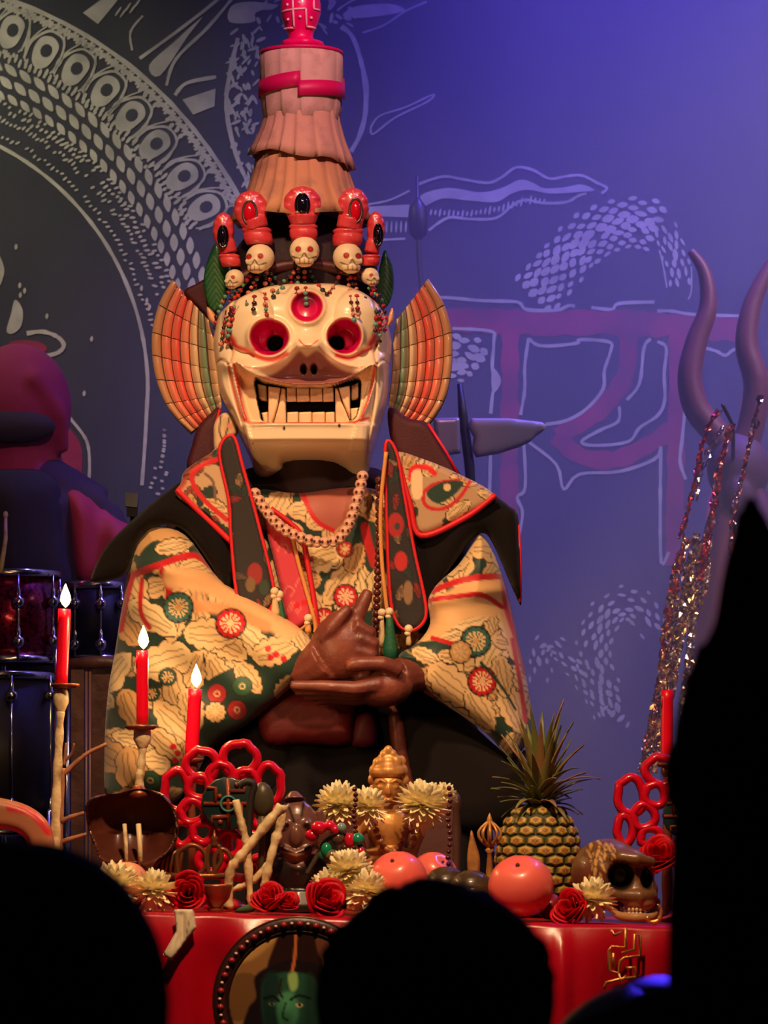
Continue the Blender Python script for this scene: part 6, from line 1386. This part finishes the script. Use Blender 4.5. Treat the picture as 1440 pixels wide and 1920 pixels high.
for i in range(4): tinsel([(1358, 800), (1335, 830), (1316, 880), (1302, 940)], 2.4, SV, 6)
for i in range(5): tinsel([(1424, 742), (1415, 800), (1402, 850), (1388, 900), (1378, 960), (1372, 1040)], 3.0, SV + RD, 6)
for i in range(38): tinsel([(1318, 1000), (1300, 1060), (1284, 1130), (1266, 1200), (1252, 1270), (1236, 1340), (1222, 1400), (1212, 1450)][i % 3:], 3.4, GD if i % 4 else SV, 17, rr.uniform(-10, 10))
for i in range(14): tinsel([(1290, 1010), (1272, 1060), (1258, 1130), (1248, 1200), (1238, 1290), (1218, 1380), (1206, 1450)], 3.0, GD + RD, 8)
for i in range(8): tinsel([(1330, 1000), (1318, 1090), (1300, 1170), (1290, 1260), (1280, 1340)], 3.0, SV + GD, 10, -8)
m = MB(YTN); m.add(*tube([(1345, 770, -6), (1372, 800, -90), (1385, 880, -235)], 4, 8)); m.build('hanging_cord', M_string, tn)
# ------------------------------------------------------------------ spectators in front of the stage, seen from behind
M_hair = mat('black_hair', (6, 5, 6), 0.75, bump=(60, 0.5), spec=0.08); M_coat = mat('black_coat', (7, 7, 8), 0.85, spec=0.08)
def spectator(cx, head_c, hr, y0, label, hair, capmat=None, hat=None, turn=0.0):
    s_ = sc_of(y0); u = 1.0 / s_                                    # px per metre
    fl = HY + (ZC - PIT) * u; t = thing('person', label, 'person', cx, fl, y0, 'spectators in front of the stage')
    b = MB(y0); hx, hy = head_c; nk = hy + 0.13 * u; sh = nk + 0.09 * u; hip = sh + 0.56 * u; w_ = 0.2 * u
    b.add(*sphere((hx, hy, 0), (0.076 * u, 0.108 * u, 0.094 * u), 20, 14)); b.add(*tube([(hx, hy + .06 * u, 0), (cx, sh, 0)], [.055 * u, .065 * u], 12))
    for k in (-1, 1): b.add(*sphere((hx + k * .078 * u, hy + .01 * u, 0), (.012 * u, .03 * u, .02 * u), 8, 6))
    b.add(*tube([(cx - w_, sh + .05 * u, 0), (cx - w_ * .45, sh + .01 * u, 0), (cx + w_ * .45, sh + .01 * u, 0), (cx + w_, sh + .05 * u, 0)], [.06 * u, .075 * u, .075 * u, .06 * u], 12)); b.add(*tube([(cx, sh + .03 * u, 0), (cx, sh + .3 * u, 0), (cx, hip, 0)], [.14 * u, .15 * u, .15 * u], 16))
    for k in (-1, 1):
        P = [(cx + k * w_, sh + .06 * u, 0), (cx + k * (w_ + .04 * u), sh + .32 * u, -.02 * u), (cx + k * (w_ + .01 * u), sh + .54 * u, -.14 * u)]; b.add(*tube(P, [.055 * u, .045 * u, .032 * u], 10))
        b.add(*sphere((P[-1][0], P[-1][1] + .05 * u, P[-1][2] - .03 * u), (.03 * u, .05 * u, .022 * u), 10, 8))
        for q in range(4): b.add(*tube([(P[-1][0] + (q - 1.5) * .016 * u, P[-1][1] + .08 * u, P[-1][2] - .03 * u), (P[-1][0] + (q - 1.5) * .018 * u, P[-1][1] + (.13 + .01 * (q in (1, 2))) * u, P[-1][2] - .045 * u)], .0085 * u, 6))
        b.add(*tube([(P[-1][0] - k * .02 * u, P[-1][1] + .03 * u, P[-1][2] - .03 * u), (P[-1][0] - k * .05 * u, P[-1][1] + .075 * u, P[-1][2] - .05 * u)], .01 * u, 6))
        b.add(*tube([(cx + k * .09 * u, hip, 0), (cx + k * .1 * u, (hip + fl) / 2, -.02 * u), (cx + k * .1 * u, fl - .06 * u, 0)], [.095 * u, .065 * u, .045 * u], 10)); b.add(*sphere((cx + k * .1 * u, fl - .032 * u, -.06 * u), (.045 * u, .03 * u, .12 * u), 10, 8))
    fuse(b, .012 * u, 2).build('body', M_coat, t)
    h = MB(y0); hair(h, u, hx, hy); hm = fuse(h, .005 * u, 5); hm.build('cap' if capmat else 'hair', capmat or M_hair, t)
    if hat is not None: m = MB(y0); hat(m, u, hx, hy); fuse(m, .007 * u, 2).build('pointed_hood', mat('black_felt', (8, 7, 6), 0.8, bump=(80, 0.3), spec=0.1), t)
    return t
def ell(rx, ry, dx=0, dy=0):
    def f(h, u, hx, hy):
        h.add(*sphere((hx + dx, hy + dy, .012 * u), (rx, ry, max(rx * .95, .098 * u)), 26, 18))
    return f
def round_hair(h, u, hx, hy):
    h.add(*sphere((816, 1870, 0), (226, 216, 225), 30, 20)); h.add(*sphere((790, 1790, 20), (150, 130, 150), 20, 14)); h.add(*sphere((900, 1800, 10), (120, 110, 120), 18, 12))
    rr_ = random.Random(2)
    for i in range(26): a = rr_.uniform(3.3, 6.1); h.add(*sphere((816 + 206 * math.cos(a), 1868 + 198 * math.sin(a), rr_.uniform(-120, 120)), rr_.uniform(16, 34), 8, 6))
spectator(816, (816, 1880), 210, -4.72, 'spectator with round dark hair in the middle foreground, seen from behind', round_hair)
def left_hair(h, u, hx, hy):
    h.add(*sphere((52, 1880, 0), (268, 305, 270), 30, 20)); h.add(*sphere((0, 1720, 0), (160, 148, 160), 20, 14)); h.add(*sphere((200, 1900, 0), (120, 180, 140), 18, 12))
spectator(-50, (30, 1880), 250, -5.3, 'spectator with dark hair at the lower left, seen from behind', left_hair)
def long_hair(h, u, hx, hy):
    h.add(*sphere((1470, 1420, 0), (212, 270, 230), 26, 18)); h.add(*tube([(1470, 1400, 0), (1470, 1700, 0), (1472, 1950, 0), (1472, 2150, 0)], [205, 210, 220, 225], 20)); h.add(*tube([(1340, 1210, 10), (1300, 1330, 10), (1284, 1500, 10), (1274, 1700, 10), (1268, 1950, 10)], [34, 32, 24, 24, 24], 10))
def hood(m, u, hx, hy):
    m.add(*tube([(1404, 940, 0), (1410, 1000, 0), (1424, 1070, 0), (1444, 1140, 0), (1466, 1210, 0), (1470, 1290, 0)], [20, 40, 76, 110, 168, 205], 20)); m.add(*sphere((1404, 944, 0), (21, 16, 20), 10, 8))
spectator(1480, (1470, 1430), 150, -5.3, 'spectator in a tall pointed hood with long dark hair at the right edge', long_hair, hat=hood)
def short_hair(h, u, hx, hy): h.add(*sphere((1235, 2015, 0), (220, 176, 205), 28, 18))
spectator(1235, (1235, 2035), 190, -4.3, 'spectator in a low dark cap catching blue light beside the hooded one', short_hair, mat('grey_cap', (34, 34, 36), 0.6))
# ------------------------------------------------------------------ stage haze between the performer and the backdrop
hz = boxw(MB(world=True), -3.0, 3.0, 0.75, 2.12, 0.02, 4.6)
mh = bpy.data.materials.new('stage_haze'); mh.use_nodes = True
nt = mh.node_tree
for nd in list(nt.nodes): nt.nodes.remove(nd)
om = nt.nodes.new('ShaderNodeOutputMaterial'); vsn = nt.nodes.new('ShaderNodeVolumeScatter')
vsn.inputs['Color'].default_value = (0.9, 0.9, 0.95, 1); vsn.inputs['Density'].default_value = HAZE; vsn.inputs['Anisotropy'].default_value = 0.1
tcn = nt.nodes.new('ShaderNodeTexCoord'); sx_ = nt.nodes.new('ShaderNodeSeparateXYZ'); mr = nt.nodes.new('ShaderNodeMapRange')
mr.inputs[1].default_value = -0.75; mr.inputs[2].default_value = 0.35; mr.inputs[3].default_value = HAZE * 0.12; mr.inputs[4].default_value = HAZE
nt.links.new(tcn.outputs['Object'], sx_.inputs[0]); nt.links.new(sx_.outputs[0], mr.inputs[0]); nt.links.new(mr.outputs[0], vsn.inputs['Density'])
nt.links.new(vsn.outputs[0], om.inputs['Volume'])
hzo = hz.build('stage_haze', mh, None, False, label='thin blue violet stage haze in front of the painted backdrop', cat='haze', kind='stuff')
